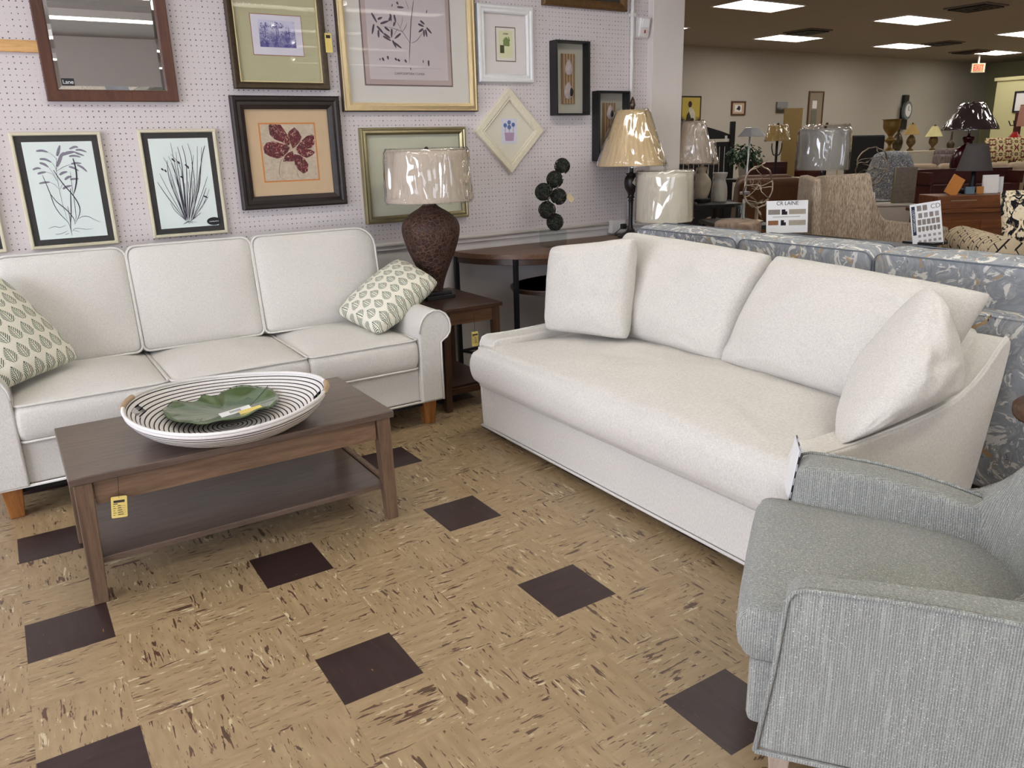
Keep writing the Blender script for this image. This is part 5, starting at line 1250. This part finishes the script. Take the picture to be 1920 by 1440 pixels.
table('console_table', (6.95, 3.78, 0), 'long dark table with cream cloth behind the recliner', 'table', .78, .3, .96, M['black'], rz=-.55)
tag(MB().box(-.12, .12, -.10, .10, 0, .012).build('table_runner', plain('cream_runner', (214, 204, 176), .9), loc=(6.83, 3.84, .961)), 'cream folded cloth on the long dark table', 'cloth')
cb = empty('dark_chest', (8.02, 5.18, 0), 'small dark wood chest beyond the plant', 'chest', rz=-.55)
MB().box(-.2, .2, -.2, .2, .0, 1.10).build('body', M['mahog'], cb, bevel=.01)
for k in range(3):
    d_ = MB().box(-.17, .17, -.215, -.2, .12+.32*k, .40+.32*k).build('drawer', M['mahog'], cb, bevel=.004); MB().ball((0, -.225, .26+.32*k), .015, 8, 6).build('knob', M['gold'], d_, smooth=True)

t = simple_lamp('floor_lamp', (7.55, 4.66, 0), 'floor lamp with gold pleated shade beside tan screen', .14, .095, 1.36, 1.535, M['sh_gold'], [(.14, 0), (.14, .03), (.02, .06), (.016, .5), (.03, .6), (.016, .7), (.016, 1.36)], M['black'], M['wrap'], .012, seed=5)
for s_ in (-1, 1): MB().tube([(0, 0, 1.18), (s_*.06, 0, 1.20), (s_*.09, 0, 1.27), (s_*.09, 0, 1.33)], .007, 6).build('arm', M['black'], t, smooth=True)
sc_ = empty('folding_screen', (8.50, 5.20, 0), 'tall tan folding screen behind gold shaded floor lamp', 'screen', rz=-.5)
for k in range(2): MB().box(-.13+.13*k+.003, .0+.13*k-.003, -.01+.015*k, .01+.015*k, 0, 1.76).build('panel', plain('tan_board', (150, 124, 74), .7), sc_)
cb = empty('tall_cabinet', (8.12, 4.62, 0), 'tall narrow mahogany cabinet beneath tan screen', 'cabinet', rz=-.5)
MB().box(-.11, .11, -.15, .15, 0, 1.34).build('body', M['mahog'], cb, bevel=.006); MB().box(-.09, .09, -.165, -.15, .1, 1.26).build('door', M['mahog'], cb, bevel=.004)

# pictures on the far wall
def wallpic(label, x0, x1, z0, z1, fm, build, d_=.03, name='framed_print', glass=False):
    t = empty(name, ((x0+x1)/2, 10.3, (z0+z1)/2), label, 'picture'); W = x1-x0; H = z1-z0
    moulding(W, H, [(0, 0), (0, d_), (.03, d_), (.03, .004)]).build('frame', fm, t)
    build(t, W, H); return t
def fig(t, W, H):
    def cm(t_=0):
        n = N('figure_canvas', .7); z = n.sep(n.map())[2]; f = n.noise(n.map(), 6, 3, .6)
        n.color(n.mix(n.ramp(n.math('MULTIPLY_ADD', f, .35, z), -.02, .12), srgb(58, 42, 30), srgb(188, 168, 74))); return n.m
    rect(MB(), -W/2+.02, W/2-.02, -H/2+.02, H/2-.02, -.02, .005).build('canvas', cm(), t)
    MB().prism([(-.10, -.2), (-.09, 0), (-.05, .09), (.0, .11), (.07, .06), (.12, -.02), (.13, -.12), (.1, -.24)], -.030, -.026).build('painted_dress', plain('white_dress_paint', (196, 196, 176), .8, var=.3, scale=14), t)
    MB().prism([(.05*math.cos(a*PI/8)-.03, .06*math.sin(a*PI/8)+.16) for a in range(16)], -.030, -.026).build('painted_head', plain('dark_hair_paint', (56, 28, 24), .8), t)
    MB().prism([(-.15, -.3), (-.12, -.05), (-.06, .02), (.0, -.1), (.02, -.3)], -.034, -.031).build('painted_shadow', plain('brown_paint', (52, 40, 30), .8, var=.3), t)
wallpic('portrait of a seated figure in white on yellow, by the pier', 11.45, 12.02, 1.62, 2.26, plain('dark_canvas_edge', (50, 44, 30), .7), fig)
def smallp(t, W, H):
    rect(MB(), -W/2+.03, W/2-.03, -H/2+.03, H/2-.03, -.008, .004).build('mat_board', plain('tan_mat_far', (196, 176, 150), .8), t)
    rect(MB(), -W/2+.11, W/2-.11, -H/2+.07, H/2-.08, -.013, .002).build('paper', M['paper'], t)
    MB().prism([(-.07, -.02), (-.03, .01), (0, .05), (.05, .04), (.06, -.02), (.03, -.05), (-.02, -.03)], -.017, -.015).build('drawing', M['ink'], t)
wallpic('small brown framed sketch on the far wall above plant', 12.93, 13.36, 1.885, 2.17, M['cherry'], smallp)
def land(t, W, H):
    n = N('misty_landscape', .8); z = n.sep(n.map())[2]; n.color(n.mix(n.ramp(n.math('MULTIPLY_ADD', n.noise(n.map(), 9, 3), .1, z), -.03, .06), srgb(54, 52, 40), srgb(150, 154, 156)))
    rect(MB(), -W/2+.001, W/2-.001, -H/2+.001, H/2-.001, -.031, .004).build('canvas', n.m, t)
wallpic('small misty landscape canvas on far wall above gold lamp', 14.36, 14.72, 1.93, 2.16, M['taupe'], land)
def tallm(t, W, H):
    rect(MB(), -W/2+.03, W/2-.03, -H/2+.03, H/2-.03, -.008, .004).build('panel', plain('tall_panel', (146, 134, 116), .6, var=.1, scale=5), t)
    rect(MB(), -W/2+.14, -W/2+.30, .15, .32, -.014, .003).build('white_card', M['paper'], t)
    rect(MB(), -W/2+.12, -W/2+.32, -.42, .12, -.014, .003).build('inset', plain('grey_green_inset', (110, 112, 96), .4, var=.2, scale=10), t)
wallpic('tall narrow framed panel on the far wall above silver drum lamps', 15.45, 15.98, 1.35, 2.40, M['mwood'], tallm, name='wall_panel')

# wire branch sculptures
def branch(loc, label, rx, rz_, seed, base=.2, rz=0):
    t = empty('branch_sculpture', loc, label, 'sculpture', rz=rz); random.seed(seed)
    bm_ = plain('silver_branch', (176, 160, 140), .3, .9, var=.2, scale=60)
    ring = [(rx*math.cos(2*PI*k/36)*(1+.04*math.sin(k*1.7)), .01*math.sin(k), base+rz_+rz_*math.sin(2*PI*k/36)*(1+.03*math.cos(k*2.3))) for k in range(36)]
    MB().tube(ring, .0065, 6, closed=True).build('hoop', bm_, t, smooth=True)
    q = MB()
    for k in range(13):
        a = random.uniform(-.9, PI+.9) if k < 4 else random.uniform(PI*.95, PI*2.05); p = Vector((rx*math.cos(a), 0, base+rz_+rz_*math.sin(a))); d = Vector((-math.cos(a), random.uniform(-.4, .4), random.uniform(-.4, .6))).normalized()
        pts = [p]
        for s_ in range(6):
            d = (d+Vector((random.uniform(-.5, .5), random.uniform(-.3, .3), random.uniform(-.5, .5)))).normalized(); pts.append(pts[-1]+d*rx*.25)
        q.tube(pts, .004, 5, rs=[.0045-.0005*i for i in range(7)])
        e = pts[3]; u = Vector((d.z, 0, -d.x))
        q.add([e, e+d*.025+u*.01, e+d*.05, e+d*.025-u*.01, e+d*.025+Vector((0, .004, 0))], [(0, 1, 4), (1, 2, 4), (2, 3, 4), (3, 0, 4)])
    q.build('twigs', bm_, t, smooth=True)
    MB().lathe([(.05, 0), (.05, .01), (.012, .02), (.012, base+.01)], n=16).build('foot', bm_, t, smooth=True)
    return t
table('side_table', (3.98, 2.08, 0), 'low dark table under the nearer silver branch hoop', 'table', .36, .60, .81, M['black'], rz=-.5)
branch((4.05, 1.95, .81), 'silver branch hoop sculpture in front of brown recliner', .105, .145, 3, .10, rz=-.5)
tag(MB().lathe([(.035, 0), (.045, .14), (.04, .25), (.045, .27)], cx=3.98, cy=2.04, n=20).build('glass_vase', M['acrylic'], smooth=True, loc=(0, 0, .672)), 'clear glass vase inside the nearer branch hoop', 'vase')
table('side_table', (6.46, 2.64, 0), 'side table under the farther branch hoop behind wing chair', 'table', .3, .3, .80, M['black'], rz=-.5)
branch((6.46, 2.66, .80), 'silver branch hoop sculpture right of the grey drum lamps', .155, .17, 9, .14, rz=-.5)

# CR LAINE board
sg = empty('display_board', (3.56, 1.30, .920), 'white CR LAINE sign board standing behind the marbled sofa', 'sign', rz=-.55); sg.rotation_euler.x = -.16
MB().box(-.128, .128, -.003, .003, -.10, .095).build('board', M['paper'], sg)
text_mesh('lettering', 'CR LAINE', .032, M['ink'], sg, (0, -.0036, .078))
def pict(x0, x1, z0, z1, m_):
    o = rect(MB(), x0, x1, z0, z1, -.003, .0008).build('picture', m_, sg); return o
gy = plain('grey_photo', (140, 130, 122), .8, var=.15, scale=60); blk = plain('black_photo', (36, 28, 36), .8); be = plain('beige_photo', (170, 160, 144), .8, var=.15, scale=60); br = plain('tan_photo', (140, 96, 66), .8, var=.2, scale=60)
pict(-.118, -.045, .012, .042, gy); pict(-.035, -.012, .018, .042, blk); pict(-.035, .0, .010, .030, blk); pict(.01, .115, .012, .042, be)
pict(-.118, -.055, -.052, -.024, br); pict(-.040, -.020, -.048, -.022, blk); pict(-.040, -.008, -.055, -.036, blk); pict(.01, .115, -.055, -.024, be)
rect(MB(), -.09, .08, -.004, -.001, -.003, .0005).build('caption', gy, sg)
table('sofa_table', (3.66, .98, 0), 'dark sofa table right behind the marbled sofa holding sign boards', 'table', 1.0, .30, .79, M['black'], rz=PI/2)

# round back chair tip behind marbled sofa
rb = empty('accent_chair', (4.05, 2.05, 0), 'taupe round-backed chair peeking over the marbled sofa', 'chair', rz=-.6)
MB().lathe(smoothp([(.20, .1), (.24, .3), (.27, .6), (.27, .78), (.24, .83), (.0, .84)], 3), n=32, capt=False).build('back', M['round'], rb, smooth=True)
rb.location = (3.60, 1.72, 0); rb.scale = (.56, .56, 1.04)

# grey drum shade lamps
table('side_table', (5.72, 2.66, 0), 'small side table under the sheer grey drum lamp', 'table', .34, .3, .62, M['mahog'], rz=-.5)
table('side_table', (6.34, 3.10, 0), 'small side table under the second drum lamp', 'table', .34, .3, .62, M['mahog'], rz=-.5)
simple_lamp('table_lamp', (5.72, 2.66, .62), 'lamp with large sheer grey drum shade above the wing chair', .215, .21, .49, .83, M['sh_grey'], [(.07, 0), (.07, .02), (.04, .05), (.06, .15), (.07, .3), (.04, .4), (.012, .44), (.012, .52)], M['acrylic'], M['wrap'], seed=6)
simple_lamp('table_lamp', (6.34, 3.10, .62), 'second drum lamp partly hidden behind the sheer grey one', .205, .20, .52, .87, M['sh_white'], [(.07, 0), (.07, .02), (.03, .1), (.03, .5), (.012, .6)], M['black'], M['wrap'], seed=9)

# wing chair facing us: concave back, one wing dropping in a swoop to the arm
wc = empty('wing_chair', (4.36, 1.44, 0), 'beige striped wing chair with swooping arm behind marbled sofa', 'armchair', rz=-.55)
def topz(x):
    if x < .155: return 1.135+.004*math.sin(x*9)
    if x < .18: return 1.135-.12*((x-.155)/.025)
    if x < .25:
        u = (x-.18)/.07; return 1.015-.185*math.sin(u*PI/2)
    return .83-.02*((x-.25)/.27)
def shell(x0, x1, n_, th, name):
    vs = []; fs = []
    for i in range(n_+1):
        x = x0+(x1-x0)*i/n_; h = topz(x)
        y = -.30*max(0, (-x-.12)/.2)**1.6-.55*max(0, (x-.17)/.35)**1.1; fl_ = .05 if .0 < x < .17 else 0
        for (dy, z) in ((0, .10), (-.01, .45), (.02, h-.02), (.035, h), (th, h), (th+.02, h-.02), (th, .10)):
            vs.append((x+(0 if z < .5 else (.0)), y+dy, z))
    for i in range(n_):
        for k in range(7): fs.append((i*7+k, i*7+(k+1) % 7, (i+1)*7+(k+1) % 7, (i+1)*7+k))
    fs += [tuple(range(7)), tuple(reversed(range(n_*7, n_*7+7)))]
    return MB().add(vs, fs).build(name, M['wing'], wc, bevel=.008)
shell(-.30, .47, 60, .09, 'back_shell')
MB().hexa([(-.36, -.42, .1), (-.28, -.42, .1), (-.26, .06, .1), (-.34, .06, .1)], [(-.37, -.30, 1.12), (-.31, -.30, 1.13), (-.25, .08, 1.14), (-.32, .08, 1.135)]).build('wing', M['wing'], wc, bevel=.015)
MB().box(-.27, .30, -.46, .02, .40, .60).build('seat_cushion', M['wing'], wc, bevel=.05, seg=4)
MB().box(-.27, .34, -.44, .02, .10, .40).build('seat_rail', M['wing'], wc, bevel=.02)
for x in (-.3, .4):
    for y in (-.38, .02): MB().box(x-.02, x+.02, y-.02, y+.02, 0, .1).build('leg', M['dwood'], wc)

# CD board
sg2 = empty('display_board', (3.84, .575, .90), 'white tilted CD sign board with rows of swatch drawings', 'sign', rz=-.72); sg2.rotation_euler = (-.12, -.15, -.72)
MB().box(-.080, .080, -.003, .003, -.125, .118).build('board', M['paper'], sg2)
nv = plain('navy_print', (40, 52, 74), .8); gl = plain('light_grey_print', (160, 150, 150), .8)
rect(MB(), -.074, -.056, -.055, .105, -.003, .0008).build('side_strip', nv, sg2)
text_mesh('strip_lettering', 'CUSTOM DESIGN', .0155, M['paper'], sg2, (-.065, -.0042, .025), rot=(PI/2, PI/2, 0))
text_mesh('lettering', 'CD', .036, gy, sg2, (.052, -.0036, .092))
for k in range(2): rect(MB(), -.045+.03*k, -.022+.03*k, .076, .106, -.003, .0008).build('swatch', gy, sg2)
for k in range(4): rect(MB(), -.04+.029*k, -.02+.029*k, .037, .064, -.003, .0008).build('swatch', gy if k % 2 == 0 else gl, sg2)
for k in range(5): rect(MB(), -.046+.024*k, -.027+.024*k, -.002, .028, -.003, .0008).build('swatch', gy, sg2)
for k in range(6): MB().prism([(-.046+.02*k, -.012), (-.031+.02*k, -.012), (-.031+.02*k, -.033), (-.037+.02*k, -.041), (-.046+.02*k, -.035)], -.0038, -.003).build('swatch', gy, sg2)
for k in range(5):
    for r_ in range(2): rect(MB(), -.048+.026*k, -.034+.026*k, -.070-.03*r_, -.056-.03*r_, -.003, .0006).build('swatch', gl, sg2)
tag(MB().tube([(3.88, .59, .79), (3.90, .60, .86)], .004, 6).box(3.80, 3.95, .5, .68, .785, .80).build('sign_stand', M['black']), 'small dark stand holding up the tilted CD sign', 'stand')

# cherry cabinet with goods
cw = empty('display_cabinet', (5.82, 1.46, 0), 'brown wooden cabinet with raised top behind the CD sign', 'cabinet', rz=-.55)
MB().box(-.30, .46, -.16, .16, 0, .80).build('body', M['cabwood'], cw, bevel=.006)
MB().box(-.33, .48, -.18, .18, .80, .826).build('countertop', M['cabwood'], cw, bevel=.004)
MB().box(-.24, .40, -.12, .17, .826, .925).build('raised_box', M['cabwood'], cw, bevel=.006)
for k in range(2): d_ = MB().box(-.28+.37*k, .06+.37*k, -.172, -.16, .30, .74).build('door', M['cabwood'], cw, bevel=.004); MB().tube([(.02+.12*k, -.176, .5), (.02+.12*k, -.176, .6)], .006, 6).build('handle', M['bronze'], d_)
MB().box(-.14, .06, -.125, -.12, .885, .892).build('label_plate', M['champagne'], cw)
cy = empty('hutch', (7.22, 2.16, 0), 'long dark mahogany hutch with an open top full of papers', 'hutch', rz=-.55)
MB().box(-.42, .42, -.14, .16, 0, .93).build('body', M['mahog'], cy, bevel=.006); MB().box(-.44, .46, .06, .14, .93, 1.065).build('gallery', M['mahog'], cy, bevel=.006)
for s_ in (-1, 1): MB().box(s_*.42-.02, s_*.42+.02, -.14, .16, .93, 1.04).build('side_panel', M['mahog'], cy)
# things lying on the raised box
pb = [('orange_panel', (-.10, -.02), .10, .15, (196, 128, 60), .5, 'orange wooden panel leaning on brown cabinet'),
      ('catalog', (.24, .02), .12, .14, (236, 232, 226), .2, 'white catalog leaning at the cabinet right end'),
      ('catalog', (.33, .10), .12, .12, (228, 230, 232), -.1, 'wide white price list behind the catalogs'),
      ('catalog', (.07, .0), .07, .055, (96, 116, 130), .0, 'blue-grey small catalog lying on the brown cabinet'),
      ('catalog', (.15, .0), .05, .055, (180, 122, 60), .0, 'small orange catalog between blue and white ones')]
Rz = Matrix.Translation(cw.location) @ Matrix.Rotation(-.55, 4, 'Z')
for (nm, (x, y), w_, h_, c_, tl_, lb) in pb:
    o = MB().box(-w_/2, w_/2, -.008, .008, 0, h_).build(nm, plain('printed_cover', c_, .5)); o.location = Rz @ Vector((x, y, .927)); o.rotation_euler = (-.1, tl_ if nm == 'orange_panel' else 0, -.55); tag(o, lb, 'board' if nm == 'orange_panel' else 'catalog')
o = MB()
for k in range(7): o.ball((-.12+.04*k, .01*math.sin(k*2), .025+.008*math.cos(k)), .03, 8, 6, (1.2, 1, .7))
o = o.build('black_figurine', M['black'], smooth=True); o.location = Rz @ Vector((.08, .10, .927)); o.rotation_euler.z = -.55; tag(o, 'black reclining figurine on top of brown cabinet', 'figurine')
cdm = MB()
for k in range(4): cdm.tube([(.0+.008*k, 0, 0), (.02*math.sin(k)+.01, -.02, -.08), (.012*k-.01, -.01, -.16), (.012, 0, -.2)], .004, 6)
o = cdm.build('cord_bundle', plain('beige_cord', (176, 160, 140), .7), smooth=True); o.location = Rz @ Vector((.42, -.20, .93)); tag(o, 'beige bundled cord hanging in front of brown cabinet', 'cord')

wt = empty('storage_chest', (6.02, 2.22, 0), 'cream chest behind swooping arm of the wing chair', 'chest', rz=-.55)
MB().box(-.26, .20, -.15, .13, 0, .80).build('body', plain('cream_chest_paint', (190, 180, 170), .7), wt, bevel=.01); MB().box(-.27, .21, -.16, .14, .80, .815).build('lid', plain('cream_chest_lid', (200, 190, 180), .7), wt, bevel=.003)
rxb = MB().box(-.15, -.09, -.158, -.15, .60, .67).build('red_sticker', M['red'], wt)
o = MB().box(-.05, .05, -.004, .004, 0, .10).build('price_card', M['paper']); o.location = (5.83, 2.24, .816); o.rotation_euler = (-.15, 0, -.55); tag(o, 'white price card on the cream chest', 'card')
o = empty('picture_board', (5.92, 2.02, .875), 'taupe picture panel leaning above the cream chest', 'picture', rz=-.55)
MB().box(-.1, .1, -.01, .01, 0, .30).build('panel', M['taupe'], o, bevel=.003); MB().box(-.1, -.09, -.014, -.01, 0, .30).build('edge', M['champagne'], o)
o.location = (6.13, 2.12, .816)

# hatch patterned chaise + damask pillow
hc = empty('armchair', (4.60, .14, 0), 'cream armchair with black dash pattern at right edge', 'armchair', rz=-.75)
MB().box(-.42, .6, -.40, .35, .12, .66).build('seat', M['hatch'], hc, bevel=.05, seg=4)
MB().box(-.60, -.40, -.42, .26, .12, .72).build('arm', M['hatch'], hc, bevel=.08, seg=5)
MB().tube([(-.50, -.42, .74), (-.50, .28, .74)], .10, 20).build('rolled_armrest', M['hatch'], hc, smooth=True)
MB().box(-.20, .7, .30, .46, .12, .90).build('back', M['hatch'], hc, bevel=.06, seg=4)
for x in (-.5, .5):
    for y in (-.35, .22): MB().box(x-.025, x+.025, y-.025, y+.025, 0, .12).build('leg', M['dwood'], hc)
Mh = Matrix.Translation(hc.location) @ Matrix.Rotation(-.75, 4, 'Z')
f = pillow([Mh @ Vector(p) for p in ((-.36, .02, .68), (.12, .02, .68), (.12, .20, 1.06), (-.36, .20, 1.06))], .16, n=16, seed=3, uvs=(1, 1)); tag(f('throw_pillow', M['ikat']), 'black and cream damask pillow on dash patterned armchair', 'pillow')

# back rows: sofas, lamps, clock
sofa((9.35, 3.30, 0), 'long beige sofa in the middle distance behind the dark lamp', 2.5, .9, 1.05, M['beige_fab'], rz=PI-.9, ncush=3)
sofa((11.2, 4.55, 0), 'grey-mauve striped sofa near the far wall', 1.0, .9, 1.19, boucle('mauve_stripe', (96, 84, 84), (140, 126, 122), (1, 1, .2), 40), rz=PI-.55, ncush=1, armh=.75, name='accent_chair', cat='chair')
bc = empty('office_chair', (10.35, 5.35, 0), 'black upholstered chair behind farther branch hoop', 'chair', rz=-.55)
MB().box(-.27, .27, -.05, .05, .75, 1.40).build('backrest', M['black'], bc, bevel=.03, seg=3); MB().box(-.27, .27, -.5, .0, .45, .58).build('seat', M['black'], bc, bevel=.04, seg=3)
for x in (-.22, .22):
    for y in (-.45, -.02): MB().box(x-.02, x+.02, y-.02, y+.02, 0, .46).build('leg', M['black'], bc)
pf_ = empty('accent_chair', (7.98, 3.42, 0), 'small blue-grey patterned tub chair beyond the branch hoop', 'chair')
MB().lathe(smoothp([(.20, .05), (.24, .4), (.25, .9), (.21, 1.12), (.15, 1.2), (.0, 1.22)], 3), n=32, capt=False).build('tub', marble('navy_grey_print', (96, 104, 116), 3), pf_, smooth=True)
table('console_table', (12.2, 5.9, 0), 'long pale console near the far wall under gold lamps', 'table', 2.0, .5, 1.13, plain('pale_console', (190, 180, 160), .6), rz=-.55)
uv_ = empty('gold_urn', (11.7, 5.82, 1.13), 'tall brass goblet urn under the black clock', 'urn')
MB().lathe(smoothp([(.08, 0), (.08, .03), (.03, .07), (.03, .12), (.09, .18), (.05, .22), (.04, .25), (.12, .36), (.13, .48), (.16, .5)], 3), n=28).build('body', plain('aged_brass', (122, 96, 48), .4, .5), uv_, smooth=True)
ck = empty('wall_clock', (15.9, 10.3, 0), 'tall black clock with round white dial on the far wall', 'clock')
ck.location = (20.45, 10.3, 2.12)
MB().box(-.16, .16, -.08, 0, -.62, .10).build('case', M['black'], ck, bevel=.01); MB().box(-.13, .13, -.09, 0, .10, .50).build('upper_case', M['black'], ck, bevel=.02)
ck.location = (19.19, 10.3, 1.98); ck.scale = (.74, 1, .74)
o = MB().prism([(.24*math.cos(k*PI/16), .30*math.sin(k*PI/16)) for k in range(32)], -.14, -.08).build('rim', plain('grey_rim', (110, 120, 124), .5), ck); MB().prism([(.16*math.cos(k*PI/16), .21*math.sin(k*PI/16)) for k in range(32)], -.150, -.14).build('dial', M['paper'], ck)
MB().box(-.006, .006, -.156, -.15, 0, .15).box(0, .09, -.156, -.15, -.006, .006).build('hands', M['black'], ck)
for i, (x, y, r, z, lb) in enumerate([(12.50, 5.95, .12, .42, 'brass lamp with a dull gold shade on the long console'), (12.82, 5.75, .13, .38, 'lamp with pale yellow fluted shade at the console right end')]):
    simple_lamp('table_lamp', (x, y, 1.13), lb, r, r*.35, z-.16, z+.0, M['sh_gold'] if i == 0 else plain('pale_yellow_shade', (214, 206, 150), .8), [(.05, 0), (.05, .02), (.02, .05), (.07, .12), (.06, .2), (.02, .26), (.01, .3)], plain('brown_brass', (104, 82, 46), .4, .4), pleat=.03)
tag(MB().lathe(smoothp([(.04, 0), (.07, .05), (.08, .16), (.05, .26), (.02, .30), (.03, .36)], 3), n=20).build('dark_jug', plain('dark_brass', (70, 60, 40), .3, .5), smooth=True, loc=(12.2, 6.0, 1.13)), 'dark brass jug on the long console beside clock', 'jug')
tag(MB().lathe(smoothp([(.03, 0), (.05, .03), (.06, .1), (.02, .16), (.015, .30)], 3), n=16).build('dark_bottle', M['bronze'], smooth=True, loc=(13.0, 5.55, 1.13)), 'slim dark bottle right of the yellow shaded lamp', 'bottle')

table('side_table', (7.80, 2.50, 0), 'side table holding the plum shaded lamp', 'table', .34, .34, .80, M['mahog'], rz=-.5)
t = simple_lamp('table_lamp', (7.82, 2.52, .80), 'dark red lamp with flared plum shade at right', .255, .09, .62, .86, M['sh_dark'], [(.09, 0), (.10, .06), (.13, .2), (.14, .32), (.11, .42), (.06, .46), (.04, .49), (.055, .53), (.05, .55), (.012, .56), (.012, .64)], M['darkred'], M['wrap'], seed=8)
table('side_table', (6.74, 1.84, 0), 'small table under the dark grey tapered shade lamp', 'table', .3, .26, .68, M['mahog'], rz=-.5)
simple_lamp('table_lamp', (6.74, 1.86, .68), 'lamp with plain dark grey tapered shade below plum one', .14, .085, .39, .61, M['sh_mid'], [(.06, 0), (.06, .02), (.02, .06), (.03, .2), (.015, .38)], M['black'], finial=False)
f = pillow([(9.66, 3.28, 1.04), (10.02, 2.92, 1.04), (10.08, 2.99, 1.33), (9.72, 3.35, 1.33)], .14, n=12, seed=3, uvs=(1, 1)); tag(f('throw_pillow', M['floral']), 'burgundy floral print cushion on the beige sofa', 'pillow')
simple_lamp('floor_lamp', (7.75, 1.72, 0), 'floor lamp with dark grey shade cut by the right edge', .16, .07, 1.15, 1.32, M['sh_mid'], [(.12, 0), (.12, .02), (.012, .04), (.010, 1.2)], M['black'])
et2 = empty('metal_stand', (7.25, 1.66, 0), 'black wire display stand near the right edge', 'stand')
MB().tube([(0, 0, 0), (0, 0, .98), (.03, 0, 1.16)], .012, 6).tube([(.25, -.1, 0), (.25, -.1, 1.16)], .012, 6).tube([(0, 0, 1.0), (.25, -.1, 1.0)], .010, 6).build('frame', M['blackm'], et2)

# lit partition at the far right with coat rack, certificate and pink shade lamp
struct('wall_partition', MB().box(21.2, 21.35, 4.0, 9.1, 0, 2.62), M['part']); struct('trim_3', MB().box(21.15, 21.4, 3.95, 9.15, 2.62, 2.70), M['part'])
cr = empty('coat_rack', (15.1, 5.55, 0), 'dark red wooden coat rack by the lit partition', 'coat rack')
MB().box(-.045, .045, -.045, .045, 0, 1.72).build('post', M['mahog'], cr, bevel=.005)
for k in range(4):
    a = k*PI/2; q = MB().tube([(.04*math.cos(a), .04*math.sin(a), 1.50), (.12*math.cos(a), .12*math.sin(a), 1.50), (.16*math.cos(a), .16*math.sin(a), 1.58)], .010, 6).build('hook', M['blackm'], cr, smooth=True)
MB().lathe([(.25, 0), (.25, .03), (.05, .05)], n=24).build('foot', M['mahog'], cr)
tag(MB().lathe(smoothp([(.10, 0), (.13, .1), (.12, .22), (.06, .30), (.04, .34)], 3), n=24).build('red_vase', M['red'], smooth=True, loc=(14.85, 5.45, 1.05)), 'bright red vase in front of the coat rack', 'vase')
table('console_table', (14.9, 5.3, 0), 'dark table under bright red vase far right', 'table', .7, .5, 1.05, M['mahog'], rz=-.5)
cf = empty('framed_certificate', (21.2, 8.35, 2.10), 'black framed certificate on the lit partition', 'picture', rz=PI/2*-1)
moulding(.56, .50, [(0, 0), (0, .03), (.04, .03), (.04, .005)]).build('frame', M['black'], cf); rect(MB(), -.25, .25, -.22, .22, -.008, .003).build('paper', M['paper'], cf)
pk = simple_lamp('floor_lamp', (13.1, 4.45, 0), 'floor lamp with dusty pink shade cut by right edge', .15, .13, 1.47, 1.78, M['sh_pink'], [(.14, 0), (.14, .02), (.012, .04), (.012, 1.5)], M['bronze'])
